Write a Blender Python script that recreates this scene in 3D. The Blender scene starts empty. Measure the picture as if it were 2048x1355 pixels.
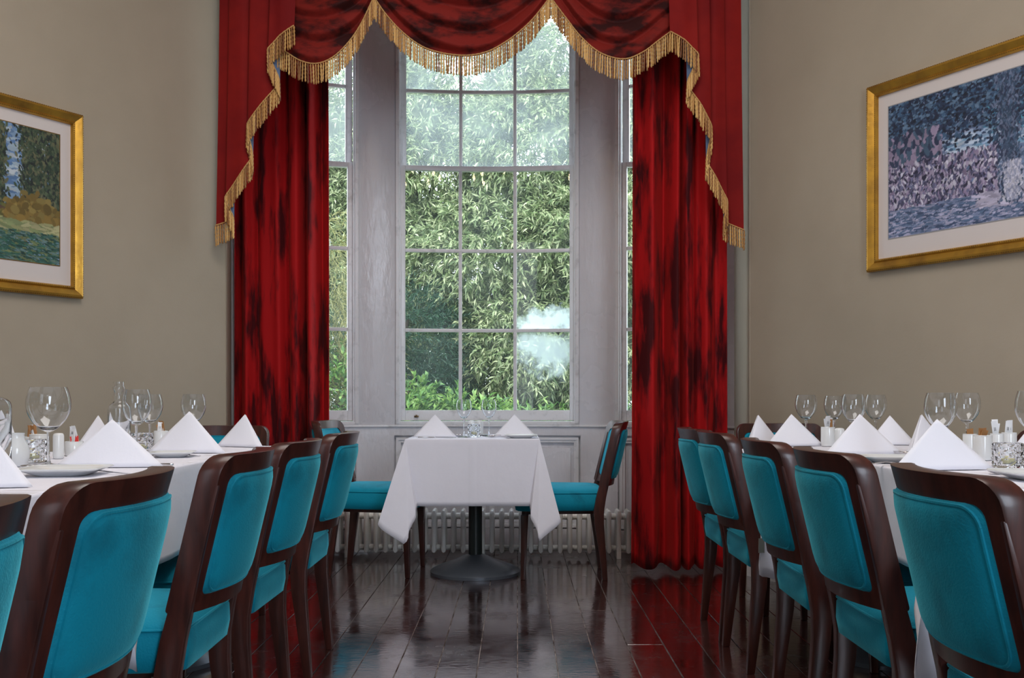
import bpy, bmesh, math, random
import numpy as np
from mathutils import Vector, Matrix
random.seed(7); np.random.seed(7)
PI = math.pi
SC = bpy.context.scene
COL = SC.collection

# ------------------------------------------------------------------ camera, world, lights, exposure
F = 2000.0; CX = 1035.0; CY = 798.0; H = 0.965      # focal length in px (2048 wide), vanishing point, eye height
cam = bpy.data.cameras.new('camera'); cam_o = bpy.data.objects.new('camera', cam); COL.objects.link(cam_o)
cam.sensor_width = 36.0; cam.lens = 36.0 * F / 2048.0
cam.shift_x = -(CX - 1024) / 2048.0; cam.shift_y = (CY - 677.5) / 2048.0
cam.clip_start = 0.05
cam_o.location = (0, 0, H); cam_o.rotation_euler = (PI / 2, 0, 0)
SC.camera = cam_o

world = bpy.data.worlds.new('overcast_sky'); SC.world = world; world.use_nodes = True
wn = world.node_tree.nodes; wl = world.node_tree.links
bg = wn['Background']
tcw = wn.new('ShaderNodeTexCoord'); sepw = wn.new('ShaderNodeSeparateXYZ'); rampw = wn.new('ShaderNodeValToRGB')
wl.new(tcw.outputs['Generated'], sepw.inputs[0]); wl.new(sepw.outputs['Z'], rampw.inputs[0]); wl.new(rampw.outputs[0], bg.inputs['Color'])
rampw.color_ramp.elements[0].position = 0.0; rampw.color_ramp.elements[0].color = (0.86, 0.92, 1.0, 1)
rampw.color_ramp.elements[1].position = 0.8; rampw.color_ramp.elements[1].color = (0.70, 0.83, 1.0, 1)
bg.inputs['Strength'].default_value = 5.2

def add_light(kind, name, loc, energy, color, size=None, target=None, size_y=None):
    l = bpy.data.lights.new(name, kind); o = bpy.data.objects.new(name, l); COL.objects.link(o)
    o.location = loc; l.energy = energy; l.color = color
    if kind == 'AREA':
        l.size = size
        if size_y: l.shape = 'RECTANGLE'; l.size_y = size_y
    elif kind == 'SUN': l.angle = size
    else: l.shadow_soft_size = size or 0.05
    if target is not None:
        o.rotation_euler = (Vector(target) - Vector(loc)).to_track_quat('-Z', 'Y').to_euler()
    return o
add_light('SUN', 'sun', (0, -5, 12), 6.0, (1.0, 0.96, 0.86), size=0.5, target=(0.9, 4.4, 0.0))
# added fill lights for the interior, unseen, behind the camera and under the ceiling
add_light('AREA', 'rear_fill_left', (-2.3, -2.3, 2.1), 28, (0.80, 0.88, 1.0), size=1.4, size_y=2.6, target=(0.3, 3.5, 1.3))
add_light('AREA', 'rear_fill_right', (2.0, -2.3, 2.1), 150, (0.76, 0.86, 1.0), size=1.4, size_y=2.6, target=(-0.3, 3.5, 1.3))
add_light('AREA', 'ceiling_fill', (-0.1, 2.4, 4.1), 85, (1.0, 0.93, 0.88), size=2.2, target=(-0.1, 2.4, 0))

SC.view_settings.view_transform = 'Standard'; SC.view_settings.look = 'None'
SC.view_settings.gamma = 1.0; SC.view_settings.use_curve_mapping = False
SC.view_settings.exposure = 0.0

# ------------------------------------------------------------------ helpers
def px(x, d): return (x - CX) * d / F
def P(x, y, d): return Vector(((x - CX) * d / F, d, H - (y - CY) * d / F))

def tag(o, label=None, cat=None, group=None, kind=None):
    if label: o['label'] = label
    if cat: o['category'] = cat
    if group: o['group'] = group
    if kind: o['kind'] = kind
    return o
def empty(name, loc=(0, 0, 0), rz=0.0):
    o = bpy.data.objects.new(name, None); COL.objects.link(o); o.location = loc; o.rotation_euler = (0, 0, rz)
    o.empty_display_size = 0.05
    return o
def link(name, me, parent=None):
    o = bpy.data.objects.new(name, me); COL.objects.link(o)
    if parent is not None: o.parent = parent
    return o
def finish(me, mat, smooth=True, angle=0.7):
    if mat is not None: me.materials.append(mat)
    if smooth:
        me.polygons.foreach_set('use_smooth', [True] * len(me.polygons))
        me.set_sharp_from_angle(angle=angle)
    me.update(); return me
def mesh(name, verts, faces, mat, smooth=True, angle=0.7):
    me = bpy.data.meshes.new(name); me.from_pydata([tuple(v) for v in verts], [], faces)
    return finish(me, mat, smooth, angle)
class MB:
    """collects simple shapes into one mesh"""
    def __init__(s): s.v = []; s.f = []
    def add(s, vs, fs):
        n = len(s.v); s.v += [tuple(v) for v in vs]; s.f += [tuple(i + n for i in f) for f in fs]
    def box(s, x0, x1, y0, y1, z0, z1):
        s.add([(x0,y0,z0),(x1,y0,z0),(x1,y1,z0),(x0,y1,z0),(x0,y0,z1),(x1,y0,z1),(x1,y1,z1),(x0,y1,z1)],
              [(0,3,2,1),(4,5,6,7),(0,1,5,4),(1,2,6,5),(2,3,7,6),(3,0,4,7)])
    def rings(s, rings, cap0=True, cap1=True, closed=True):
        n = len(rings[0]); b = len(s.v)
        for r in rings: s.v += [tuple(p) for p in r]
        for i in range(len(rings) - 1):
            for j in range(n if closed else n - 1):
                k = (j + 1) % n
                s.f.append((b+i*n+j, b+i*n+k, b+(i+1)*n+k, b+(i+1)*n+j))
        if cap0: s.f.append(tuple(b + j for j in range(n))[::-1])
        if cap1: s.f.append(tuple(b + (len(rings)-1)*n + j for j in range(n)))
    def lathe(s, prof, n=32, c=(0, 0, 0), cap0=False, cap1=False):
        s.rings([[(c[0]+r*math.cos(2*PI*j/n), c[1]+r*math.sin(2*PI*j/n), c[2]+z) for j in range(n)] for r, z in prof], cap0, cap1)
    def tube(s, pts, r, n=8, cap=True):
        pts = [Vector(p) for p in pts]; rings = []
        rr = r if isinstance(r, (list, tuple)) else [r] * len(pts)
        t0 = (pts[1]-pts[0]).normalized(); up = Vector((0,0,1)) if abs(t0.z) < 0.9 else Vector((1,0,0))
        nrm = t0.cross(up).normalized()
        for i, p in enumerate(pts):
            a = pts[max(i-1, 0)]; b = pts[min(i+1, len(pts)-1)]
            t = (b - a).normalized(); nrm = (nrm - t * nrm.dot(t)).normalized(); bi = t.cross(nrm)
            rings.append([p + nrm*rr[i]*math.cos(2*PI*j/n) + bi*rr[i]*math.sin(2*PI*j/n) for j in range(n)])
        s.rings(rings, cap, cap)
    def map(s, fn): s.v = [tuple(fn(*v)) for v in s.v]; return s
    def build(s, name, mat, parent=None, smooth=True, angle=0.7, bevel=0.0, seg=2):
        me = bpy.data.meshes.new(name); me.from_pydata(s.v, [], s.f)
        bm = bmesh.new(); bm.from_mesh(me)
        bmesh.ops.recalc_face_normals(bm, faces=bm.faces)
        if bevel:
            es = [e for e in bm.edges if len(e.link_faces) == 2 and e.calc_face_angle(0) > 0.6]
            bmesh.ops.bevel(bm, geom=es, offset=bevel, segments=seg, affect='EDGES', profile=0.6, clamp_overlap=True)
        bm.to_mesh(me); bm.free()
        finish(me, mat, smooth, angle)
        return link(name, me, parent)
def copy_tree(o, parent=None):
    c = o.copy(); COL.objects.link(c)
    if parent is not None: c.parent = parent
    for ch in list(o.children): copy_tree(ch, c)
    return c
class Maker:
    """first call places the prototype itself, later calls copies"""
    def __init__(s, fn): s.fn = fn; s.proto = None; s.used = False
    def __call__(s, loc, rz=0.0, label=None, cat=None, group=None, scale=None):
        if s.proto is None: s.proto = s.fn()
        o = s.proto if not s.used else copy_tree(s.proto)
        s.used = True
        o.location = loc; o.rotation_euler = (0, 0, rz)
        o.scale = (1, 1, 1) if scale is None else (scale if isinstance(scale, (tuple, list)) else (scale,)*3)
        for k in ('label', 'group'):
            if k in o: del o[k]
        tag(o, label, cat, group); return o
def rrect(hx, z0, z1, rt, rb, n=10, c=6):
    """rounded rectangle outline in (x,z), counter clockwise, fixed number of points"""
    pts = []
    def arc(cx_, cz, r, a0):
        for i in range(c + 1):
            a = a0 + (PI/2) * i / c; pts.append((cx_ + r*math.cos(a), cz + r*math.sin(a)))
    def seg(a, b):
        for i in range(1, n): t = i / n; pts.append((a[0]+(b[0]-a[0])*t, a[1]+(b[1]-a[1])*t))
    arc(hx-rt, z1-rt, rt, 0); seg((hx-rt, z1), (-hx+rt, z1))
    arc(-hx+rt, z1-rt, rt, PI/2); seg((-hx, z1-rt), (-hx, z0+rb))
    arc(-hx+rb, z0+rb, rb, PI); seg((-hx+rb, z0), (hx-rb, z0))
    arc(hx-rb, z0+rb, rb, 1.5*PI); seg((hx, z0+rb), (hx, z1-rt))
    return pts

# ------------------------------------------------------------------ materials
def new_mat(name):
    m = bpy.data.materials.new(name); m.use_nodes = True
    nt = m.node_tree; return m, nt, nt.nodes['Principled BSDF']
def N(nt, t, **kw):
    n = nt.nodes.new(t)
    for k, v in kw.items(): setattr(n, k, v)
    return n
def mat(name, col, rough=0.5, metal=0.0, spec=0.5, sheen=0.0, sheen_col=None, coat=0.0, col2=None, nscale=8.0, stretch=(1,1,1),
        bump=0.0, bscale=60.0, bstretch=(1,1,1), contrast=(0.35, 0.65), rough2=None, trans=0.0, ior=None, emit=None, estr=0.0, sss=0.0, detail=4.0, sroughness=0.4):
    m, nt, b = new_mat(name)
    c4 = lambda c: (c[0], c[1], c[2], 1)
    b.inputs['Base Color'].default_value = c4(col); b.inputs['Roughness'].default_value = rough; b.inputs['Metallic'].default_value = metal
    b.inputs['Specular IOR Level'].default_value = spec; b.inputs['Coat Weight'].default_value = coat; b.inputs['Coat Roughness'].default_value = 0.12
    if sheen: b.inputs['Sheen Weight'].default_value = sheen; b.inputs['Sheen Roughness'].default_value = sroughness; b.inputs['Sheen Tint'].default_value = c4(sheen_col or (1,1,1))
    if trans: b.inputs['Transmission Weight'].default_value = trans
    if ior: b.inputs['IOR'].default_value = ior
    if emit: b.inputs['Emission Color'].default_value = c4(emit); b.inputs['Emission Strength'].default_value = estr
    if sss: b.inputs['Subsurface Weight'].default_value = sss; b.inputs['Subsurface Radius'].default_value = (0.01, 0.01, 0.01)
    tc = N(nt, 'ShaderNodeTexCoord')
    if col2 is not None or rough2 is not None:
        mp = N(nt, 'ShaderNodeMapping'); mp.inputs['Scale'].default_value = stretch
        nz = N(nt, 'ShaderNodeTexNoise'); nz.inputs['Scale'].default_value = nscale; nz.inputs['Detail'].default_value = detail; nz.inputs['Roughness'].default_value = 0.6
        rp = N(nt, 'ShaderNodeMapRange'); rp.inputs['From Min'].default_value = contrast[0]; rp.inputs['From Max'].default_value = contrast[1]
        nt.links.new(tc.outputs['Object'], mp.inputs[0]); nt.links.new(mp.outputs[0], nz.inputs['Vector']); nt.links.new(nz.outputs[0], rp.inputs['Value'])
        if col2 is not None:
            mx = N(nt, 'ShaderNodeMix', data_type='RGBA'); mx.inputs[6].default_value = c4(col); mx.inputs[7].default_value = c4(col2)
            nt.links.new(rp.outputs[0], mx.inputs[0]); nt.links.new(mx.outputs[2], b.inputs['Base Color'])
        if rough2 is not None:
            mr = N(nt, 'ShaderNodeMapRange'); mr.inputs['To Min'].default_value = rough; mr.inputs['To Max'].default_value = rough2
            nt.links.new(rp.outputs[0], mr.inputs['Value']); nt.links.new(mr.outputs[0], b.inputs['Roughness'])
    if bump:
        mp2 = N(nt, 'ShaderNodeMapping'); mp2.inputs['Scale'].default_value = bstretch
        nz2 = N(nt, 'ShaderNodeTexNoise'); nz2.inputs['Scale'].default_value = bscale; nz2.inputs['Detail'].default_value = 3
        bp = N(nt, 'ShaderNodeBump'); bp.inputs['Strength'].default_value = bump; bp.inputs['Distance'].default_value = 0.01
        nt.links.new(tc.outputs['Object'], mp2.inputs[0]); nt.links.new(mp2.outputs[0], nz2.inputs['Vector'])
        nt.links.new(nz2.outputs[0], bp.inputs['Height']); nt.links.new(bp.outputs[0], b.inputs['Normal'])
    return m
M = {}
M['plaster'] = mat('beige_plaster', (0.385, 0.325, 0.25), rough=0.75, col2=(0.35, 0.295, 0.225), nscale=1.3, bump=0.04, bscale=90, spec=0.3)
M['ceiling'] = mat('ceiling_paint', (0.75, 0.72, 0.66), rough=0.8)
M['gloss'] = mat('white_gloss_paint', (0.64, 0.63, 0.655), rough=0.22, bump=0.35, bscale=26, bstretch=(1, 1, 0.35), col2=(0.60, 0.59, 0.615), nscale=3, rough2=0.3)
M['sash'] = mat('sash_white_paint', (0.70, 0.695, 0.71), rough=0.28, bump=0.12, bscale=50, col2=(0.48, 0.475, 0.48), nscale=14, contrast=(0.55, 0.75))
M['radiator'] = mat('radiator_cream_enamel', (0.78, 0.75, 0.70), rough=0.35, col2=(0.55, 0.50, 0.44), nscale=9, contrast=(0.5, 0.8))
M['wood'] = mat('mahogany_stained_beech', (0.075, 0.018, 0.012), rough=0.32, col2=(0.018, 0.006, 0.005), nscale=14, stretch=(3, 3, 0.4), spec=0.45, coat=0.12, contrast=(0.3, 0.75))
M['teal'] = mat('teal_velvet', (0.0, 0.25, 0.37), rough=0.72, spec=0.25, sheen=0.5, sheen_col=(0.15, 0.75, 0.85), col2=(0.0, 0.10, 0.15), nscale=7, stretch=(1, 1, 0.7), contrast=(0.50, 0.78), bump=0.15, bscale=220)
M['linen'] = mat('white_table_linen', (0.80, 0.79, 0.87), rough=0.8, spec=0.2, sheen=0.15, bump=0.22, bscale=14, col2=(0.77, 0.76, 0.84), nscale=4)
M['napkin'] = mat('white_napkin_linen', (0.83, 0.83, 0.90), rough=0.75, spec=0.2, sheen=0.2, bump=0.05, bscale=80)
M['china'] = mat('white_china', (0.72, 0.735, 0.74), rough=0.18, coat=0.3)
M['steel'] = mat('cutlery_steel', (0.62, 0.60, 0.60), rough=0.16, metal=1.0)
M['black_metal'] = mat('black_cast_metal', (0.10, 0.115, 0.14), rough=0.30, metal=0.35, rough2=0.42, nscale=10)
M['black_pole'] = mat('black_pole_enamel', (0.012, 0.02, 0.02), rough=0.3)
M['table_wood'] = mat('table_top_board', (0.045, 0.025, 0.018), rough=0.5)
M['brass'] = mat('aged_brass', (0.16, 0.11, 0.06), rough=0.35, metal=0.9)
M['gold'] = mat('gilt_frame', (0.60, 0.33, 0.05), rough=0.36, metal=0.85, col2=(0.36, 0.19, 0.04), nscale=11, contrast=(0.4, 0.75), bump=0.1, bscale=50)
M['gold_dark'] = mat('gilt_frame_beading', (0.20, 0.11, 0.03), rough=0.45, metal=0.7, bump=0.4, bscale=120)
M['mount'] = mat('picture_mount_card', (0.60, 0.54, 0.52), rough=0.75)
M['fringe'] = mat('gold_bullion_fringe', (0.62, 0.34, 0.12), rough=0.5, sheen=0.3, col2=(0.30, 0.12, 0.04), nscale=45, contrast=(0.4, 0.62))
M['braid'] = mat('gold_braid', (0.52, 0.29, 0.10), rough=0.6)
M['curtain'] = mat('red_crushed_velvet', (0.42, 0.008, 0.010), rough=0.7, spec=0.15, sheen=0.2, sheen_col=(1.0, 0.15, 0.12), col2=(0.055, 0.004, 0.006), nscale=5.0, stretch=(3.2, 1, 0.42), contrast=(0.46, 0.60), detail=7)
M['swag'] = mat('red_blotched_swag_velvet', (0.20, 0.014, 0.010), rough=0.7, spec=0.15, sheen=0.2, sheen_col=(1.0, 0.25, 0.15), col2=(0.030, 0.005, 0.005), nscale=6.5, stretch=(0.8, 1, 1.6), contrast=(0.44, 0.60), detail=5)
M['tail'] = mat('red_tail_velvet', (0.25, 0.010, 0.008), rough=0.75, spec=0.15, sheen=0.2, sheen_col=(1.0, 0.2, 0.12), col2=(0.17, 0.006, 0.007), nscale=3)
M['wax'] = mat('tealight_wax', (0.75, 0.70, 0.40), rough=0.5, sss=0.2)
M['paper_white'] = mat('white_paper_sachet', (0.82, 0.83, 0.85), rough=0.5)
M['paper_brown'] = mat('brown_sugar_sachet', (0.42, 0.20, 0.07), rough=0.6, bump=0.2, bscale=40)
M['paper_red'] = mat('red_sauce_sachet', (0.72, 0.02, 0.01), rough=0.35)
M['ink'] = mat('grey_print', (0.28, 0.27, 0.28), rough=0.6)
M['tag'] = mat('grey_woven_tag', (0.22, 0.23, 0.21), rough=0.8)
M['bark'] = mat('tree_bark', (0.045, 0.035, 0.025), rough=0.9, bump=0.6, bscale=20)
M['lawn'] = mat('lawn_grass', (0.07, 0.12, 0.03), rough=0.9, col2=(0.04, 0.08, 0.02), nscale=6)
M['bulb'] = mat('candle_bulb', (1, 0.8, 0.5), emit=(1.0, 0.72, 0.38), estr=60)
M['dust'] = mat('dusty_gap_filler', (0.50, 0.44, 0.42), rough=0.9, col2=(0.10, 0.07, 0.06), nscale=9, contrast=(0.4, 0.6))
M['stone'] = mat('outside_wall_render', (0.42, 0.40, 0.36), rough=0.9)

def fringe_mat():
    m, nt, b = new_mat('bullion_cords'); g = N(nt, 'ShaderNodeNewGeometry'); rp = N(nt, 'ShaderNodeValToRGB')
    rp.color_ramp.elements[0].color = (0.20, 0.065, 0.018, 1); rp.color_ramp.elements[1].color = (0.78, 0.48, 0.17, 1)
    e = rp.color_ramp.elements.new(0.45); e.color = (0.50, 0.25, 0.07, 1)
    nt.links.new(g.outputs['Random Per Island'], rp.inputs[0]); nt.links.new(rp.outputs[0], b.inputs['Base Color']); b.inputs['Roughness'].default_value = 0.5
    return m
M['fringe'] = fringe_mat()
def two_sided(name, front, back, like):
    """velvet face with a different lining cloth on its reverse"""
    m = like.copy(); m.name = name; nt = m.node_tree; b = nt.nodes['Principled BSDF']; out = nt.nodes['Material Output']
    d = N(nt, 'ShaderNodeBsdfDiffuse'); d.inputs[0].default_value = (*back, 1)
    g = N(nt, 'ShaderNodeNewGeometry'); mx = N(nt, 'ShaderNodeMixShader')
    nt.links.new(g.outputs['Backfacing'], mx.inputs[0]); nt.links.new(b.outputs[0], mx.inputs[1]); nt.links.new(d.outputs[0], mx.inputs[2])
    nt.links.new(mx.outputs[0], out.inputs['Surface']); return m
M['tail'] = two_sided('red_tail_velvet_with_blue_lining', None, (0.12, 0.17, 0.28), M['tail'])

def plank_mat():
    m, nt, b = new_mat('dark_varnished_boards')
    tc = N(nt, 'ShaderNodeTexCoord'); oi = N(nt, 'ShaderNodeObjectInfo')
    geo = N(nt, 'ShaderNodeNewGeometry')
    mp = N(nt, 'ShaderNodeMapping'); mp.inputs['Scale'].default_value = (9, 0.7, 1)
    nz = N(nt, 'ShaderNodeTexNoise'); nz.inputs['Scale'].default_value = 5; nz.inputs['Detail'].default_value = 6
    nt.links.new(geo.outputs['Position'], mp.inputs[0]); nt.links.new(mp.outputs[0], nz.inputs['Vector'])
    mx = N(nt, 'ShaderNodeMix', data_type='RGBA'); mx.inputs[6].default_value = (0.060, 0.014, 0.010, 1); mx.inputs[7].default_value = (0.016, 0.006, 0.006, 1)
    nt.links.new(nz.outputs[0], mx.inputs[0])
    mx2 = N(nt, 'ShaderNodeMix', data_type='RGBA', blend_type='MULTIPLY'); mx2.inputs[0].default_value = 1
    mr = N(nt, 'ShaderNodeMapRange'); mr.inputs['To Min'].default_value = 0.55; mr.inputs['To Max'].default_value = 1.35
    nt.links.new(oi.outputs['Random'], mr.inputs['Value']); nt.links.new(mx.outputs[2], mx2.inputs[6]); nt.links.new(mr.outputs[0], mx2.inputs[7])
    # fine pale scuffs
    mp3 = N(nt, 'ShaderNodeMapping'); mp3.inputs['Scale'].default_value = (7, 11, 1)
    nz3 = N(nt, 'ShaderNodeTexNoise'); nz3.inputs['Scale'].default_value = 6; nz3.inputs['Detail'].default_value = 8; nz3.inputs['Roughness'].default_value = 0.75
    nt.links.new(geo.outputs['Position'], mp3.inputs[0]); nt.links.new(mp3.outputs[0], nz3.inputs['Vector'])
    r3 = N(nt, 'ShaderNodeMapRange'); r3.inputs['From Min'].default_value = 0.52; r3.inputs['From Max'].default_value = 0.75; r3.inputs['To Max'].default_value = 0.30
    nt.links.new(nz3.outputs[0], r3.inputs['Value'])
    mx4 = N(nt, 'ShaderNodeMix', data_type='RGBA'); mx4.inputs[7].default_value = (0.22, 0.19, 0.20, 1)
    nt.links.new(r3.outputs[0], mx4.inputs[0]); nt.links.new(mx2.outputs[2], mx4.inputs[6]); nt.links.new(mx4.outputs[2], b.inputs['Base Color'])
    # patchy gloss
    nz2 = N(nt, 'ShaderNodeTexNoise'); nz2.inputs['Scale'].default_value = 3.5; nz2.inputs['Detail'].default_value = 7; nz2.inputs['Roughness'].default_value = 0.7
    nt.links.new(geo.outputs['Position'], nz2.inputs['Vector'])
    rr = N(nt, 'ShaderNodeMapRange'); rr.inputs['From Min'].default_value = 0.35; rr.inputs['From Max'].default_value = 0.7; rr.inputs['To Min'].default_value = 0.10; rr.inputs['To Max'].default_value = 0.34
    nt.links.new(nz2.outputs[0], rr.inputs['Value']); nt.links.new(rr.outputs[0], b.inputs['Roughness'])
    rr2 = N(nt, 'ShaderNodeMapRange'); rr2.inputs['From Min'].default_value = 0.38; rr2.inputs['From Max'].default_value = 0.62; rr2.inputs['To Min'].default_value = 0.04; rr2.inputs['To Max'].default_value = 0.19; nt.links.new(nz2.outputs[0], rr2.inputs['Value'])
    mp5 = N(nt, 'ShaderNodeMapping'); mp5.inputs['Scale'].default_value = (10, 16, 1)
    nz5 = N(nt, 'ShaderNodeTexNoise'); nz5.inputs['Scale'].default_value = 3; nz5.inputs['Detail'].default_value = 3
    nt.links.new(geo.outputs['Position'], mp5.inputs[0]); nt.links.new(mp5.outputs[0], nz5.inputs['Vector'])
    bp = N(nt, 'ShaderNodeBump'); bp.inputs['Strength'].default_value = 0.16; bp.inputs['Distance'].default_value = 0.003
    nt.links.new(nz5.outputs[0], bp.inputs['Height']); nt.links.new(bp.outputs[0], b.inputs['Normal'])
    b.inputs['Specular IOR Level'].default_value = 0.8; b.inputs['Coat Weight'].default_value = 1.0; nt.links.new(rr2.outputs[0], b.inputs['Coat Roughness']); b.inputs['Coat IOR'].default_value = 1.55; nt.links.new(bp.outputs[0], b.inputs['Coat Normal'])
    return m
M['plank'] = plank_mat()

def clear_glass(name, tint=(1, 1, 1)):
    m, nt, b = new_mat(name); nt.nodes.remove(b); out = nt.nodes['Material Output']
    g = N(nt, 'ShaderNodeBsdfGlass'); g.inputs['Color'].default_value = (*tint, 1); g.inputs['Roughness'].default_value = 0.0; g.inputs['IOR'].default_value = 1.47
    nt.links.new(g.outputs[0], out.inputs['Surface']); return m
M['glass'] = clear_glass('table_glass', (0.97, 0.98, 0.99))

def pane_mat(name, haze, hazevar, patches=()):
    """window glass: mostly clear, fresnel reflection, a film of grime / condensation that scatters daylight; patches add painted white glare"""
    m, nt, b = new_mat(name); nt.nodes.remove(b); out = nt.nodes['Material Output']
    tr = N(nt, 'ShaderNodeBsdfTransparent'); tr.inputs[0].default_value = (0.95, 0.98, 0.97, 1)
    gl = N(nt, 'ShaderNodeBsdfGlossy'); gl.inputs['Roughness'].default_value = 0.01
    fr = N(nt, 'ShaderNodeFresnel'); fr.inputs[0].default_value = 1.45
    m1 = N(nt, 'ShaderNodeMixShader'); nt.links.new(fr.outputs[0], m1.inputs[0]); nt.links.new(tr.outputs[0], m1.inputs[1]); nt.links.new(gl.outputs[0], m1.inputs[2])
    tl = N(nt, 'ShaderNodeBsdfTranslucent'); tl.inputs[0].default_value = (0.82, 0.92, 0.93, 1)
    geo = N(nt, 'ShaderNodeNewGeometry')
    nz = N(nt, 'ShaderNodeTexNoise'); nz.inputs['Scale'].default_value = 2.3; nz.inputs['Detail'].default_value = 5
    nt.links.new(geo.outputs['Position'], nz.inputs['Vector'])
    mr = N(nt, 'ShaderNodeMapRange'); mr.inputs['From Min'].default_value = 0.35; mr.inputs['From Max'].default_value = 0.7
    mr.inputs['To Min'].default_value = haze; mr.inputs['To Max'].default_value = haze + hazevar
    nt.links.new(nz.outputs[0], mr.inputs['Value']); fac = mr.outputs[0]
    for (c, rad, amt, sx, sz) in patches:  # each patch paints a white glare spot into the glass
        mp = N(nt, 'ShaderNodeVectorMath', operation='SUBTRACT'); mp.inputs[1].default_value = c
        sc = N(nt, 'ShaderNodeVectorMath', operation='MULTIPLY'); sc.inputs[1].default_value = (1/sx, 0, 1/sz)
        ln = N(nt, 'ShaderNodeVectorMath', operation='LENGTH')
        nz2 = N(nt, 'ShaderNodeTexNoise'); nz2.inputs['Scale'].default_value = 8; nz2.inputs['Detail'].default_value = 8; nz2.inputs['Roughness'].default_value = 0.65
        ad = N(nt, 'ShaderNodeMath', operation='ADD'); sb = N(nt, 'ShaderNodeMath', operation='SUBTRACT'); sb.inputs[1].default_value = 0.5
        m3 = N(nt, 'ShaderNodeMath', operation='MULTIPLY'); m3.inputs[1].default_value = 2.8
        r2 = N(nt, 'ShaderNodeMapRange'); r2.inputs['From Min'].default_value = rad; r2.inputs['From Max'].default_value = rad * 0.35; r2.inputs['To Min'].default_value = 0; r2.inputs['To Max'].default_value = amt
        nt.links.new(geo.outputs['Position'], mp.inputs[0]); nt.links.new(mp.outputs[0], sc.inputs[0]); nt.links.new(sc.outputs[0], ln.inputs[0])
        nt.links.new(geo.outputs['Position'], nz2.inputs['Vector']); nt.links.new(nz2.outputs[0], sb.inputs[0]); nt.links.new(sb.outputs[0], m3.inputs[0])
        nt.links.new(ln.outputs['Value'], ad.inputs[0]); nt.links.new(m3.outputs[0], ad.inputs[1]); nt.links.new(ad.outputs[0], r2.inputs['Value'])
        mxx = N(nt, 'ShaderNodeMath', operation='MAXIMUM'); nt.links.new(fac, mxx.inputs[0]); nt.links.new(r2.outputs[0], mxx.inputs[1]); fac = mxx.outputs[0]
    m2 = N(nt, 'ShaderNodeMixShader'); nt.links.new(fac, m2.inputs[0]); nt.links.new(m1.outputs[0], m2.inputs[1]); nt.links.new(tl.outputs[0], m2.inputs[2])
    nt.links.new(m2.outputs[0], out.inputs['Surface']); return m
M['pane_clear'] = pane_mat('lower_pane_glass', 0.015, 0.04)
M['pane_misty'] = pane_mat('upper_pane_glass', 0.16, 0.16)
M['pane_glare'] = pane_mat('painted_glare_pane_glass', 0.02, 0.05, patches=[((0.19, 6.4, 1.46), 1.0, 0.85, 0.34, 0.11), ((0.19, 6.4, 1.27), 1.0, 0.6, 0.30, 0.19)])  # white reflection painted as two pale patches on the lower right panes

def leaf_mat(name, c1, c2, c3):
    m, nt, b = new_mat(name); out = nt.nodes['Material Output']
    g = N(nt, 'ShaderNodeNewGeometry'); rp = N(nt, 'ShaderNodeValToRGB')
    rp.color_ramp.elements[0].color = (*c1, 1); rp.color_ramp.elements[1].color = (*c3, 1)
    e = rp.color_ramp.elements.new(0.5); e.color = (*c2, 1)
    nt.links.new(g.outputs['Random Per Island'], rp.inputs[0]); nt.links.new(rp.outputs[0], b.inputs['Base Color'])
    b.inputs['Roughness'].default_value = 0.42
    tl = N(nt, 'ShaderNodeBsdfTranslucent'); nt.links.new(rp.outputs[0], tl.inputs[0])
    mx = N(nt, 'ShaderNodeMixShader'); mx.inputs[0].default_value = 0.35
    nt.links.new(b.outputs[0], mx.inputs[1]); nt.links.new(tl.outputs[0], mx.inputs[2]); nt.links.new(mx.outputs[0], out.inputs['Surface'])
    return m
M['leaf_oak'] = leaf_mat('long_leaf_green', (0.06, 0.10, 0.035), (0.21, 0.28, 0.12), (0.52, 0.56, 0.34))
M['leaf_laurel'] = leaf_mat('laurel_leaf_green', (0.04, 0.10, 0.03), (0.13, 0.27, 0.06), (0.34, 0.48, 0.14))
M['leaf_willow'] = leaf_mat('twiggy_yellow_green', (0.12, 0.13, 0.04), (0.26, 0.26, 0.09), (0.42, 0.40, 0.18))
M['leaf_fir'] = leaf_mat('dark_fir_green', (0.01, 0.04, 0.025), (0.02, 0.07, 0.04), (0.05, 0.12, 0.06))

# ------------------------------------------------------------------ room shell
ZC = 4.3
RX0, RY0 = 1.27, 5.48                     # right end of the bay opening
LX0, LY0 = -1.62, 5.56                    # left end of the bay opening
RP = [(RX0, RY0), (1.84, 4.48), (2.42, 3.46), (2.70, 2.7), (2.88, 1.8), (2.95, 0.6), (2.85, -0.8), (2.5, -2.0), (1.9, -2.8)]
LP = [(LX0, LY0), (-2.26, 4.46), (-2.90, 3.36), (-3.15, 2.6), (-3.3, 1.7), (-3.35, 0.6), (-3.25, -0.8), (-2.9, -2.0), (-2.3, -2.8)]
def wall_strip(name, pts, z0, z1, thick, m, out_sign, parent=None):
    b = MB(); n = len(pts); nr = []
    for i in range(n):
        a = Vector((*pts[max(i-1,0)], 0)); c = Vector((*pts[min(i+1,n-1)], 0)); t = (c-a).normalized()
        nr.append(Vector((t.y, -t.x, 0)) * out_sign)
    rings = []
    for i in range(n):
        p = Vector((*pts[i], 0)); q = p + nr[i] * thick
        rings.append([(p.x,p.y,z0),(q.x,q.y,z0),(q.x,q.y,z1),(p.x,p.y,z1)])
    b.rings(rings)
    return b.build(name, m, parent, angle=0.5)
tag(wall_strip('wall_right', RP, 0, ZC, 0.12, M['plaster'], -1), kind='structure')
tag(wall_strip('wall_left', LP, 0, ZC, 0.12, M['plaster'], 1), kind='structure')
b = MB(); b.box(-2.6, 2.2, -2.98, -2.84, 0, ZC); tag(b.build('wall_back', M['plaster']), kind='structure')
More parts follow.
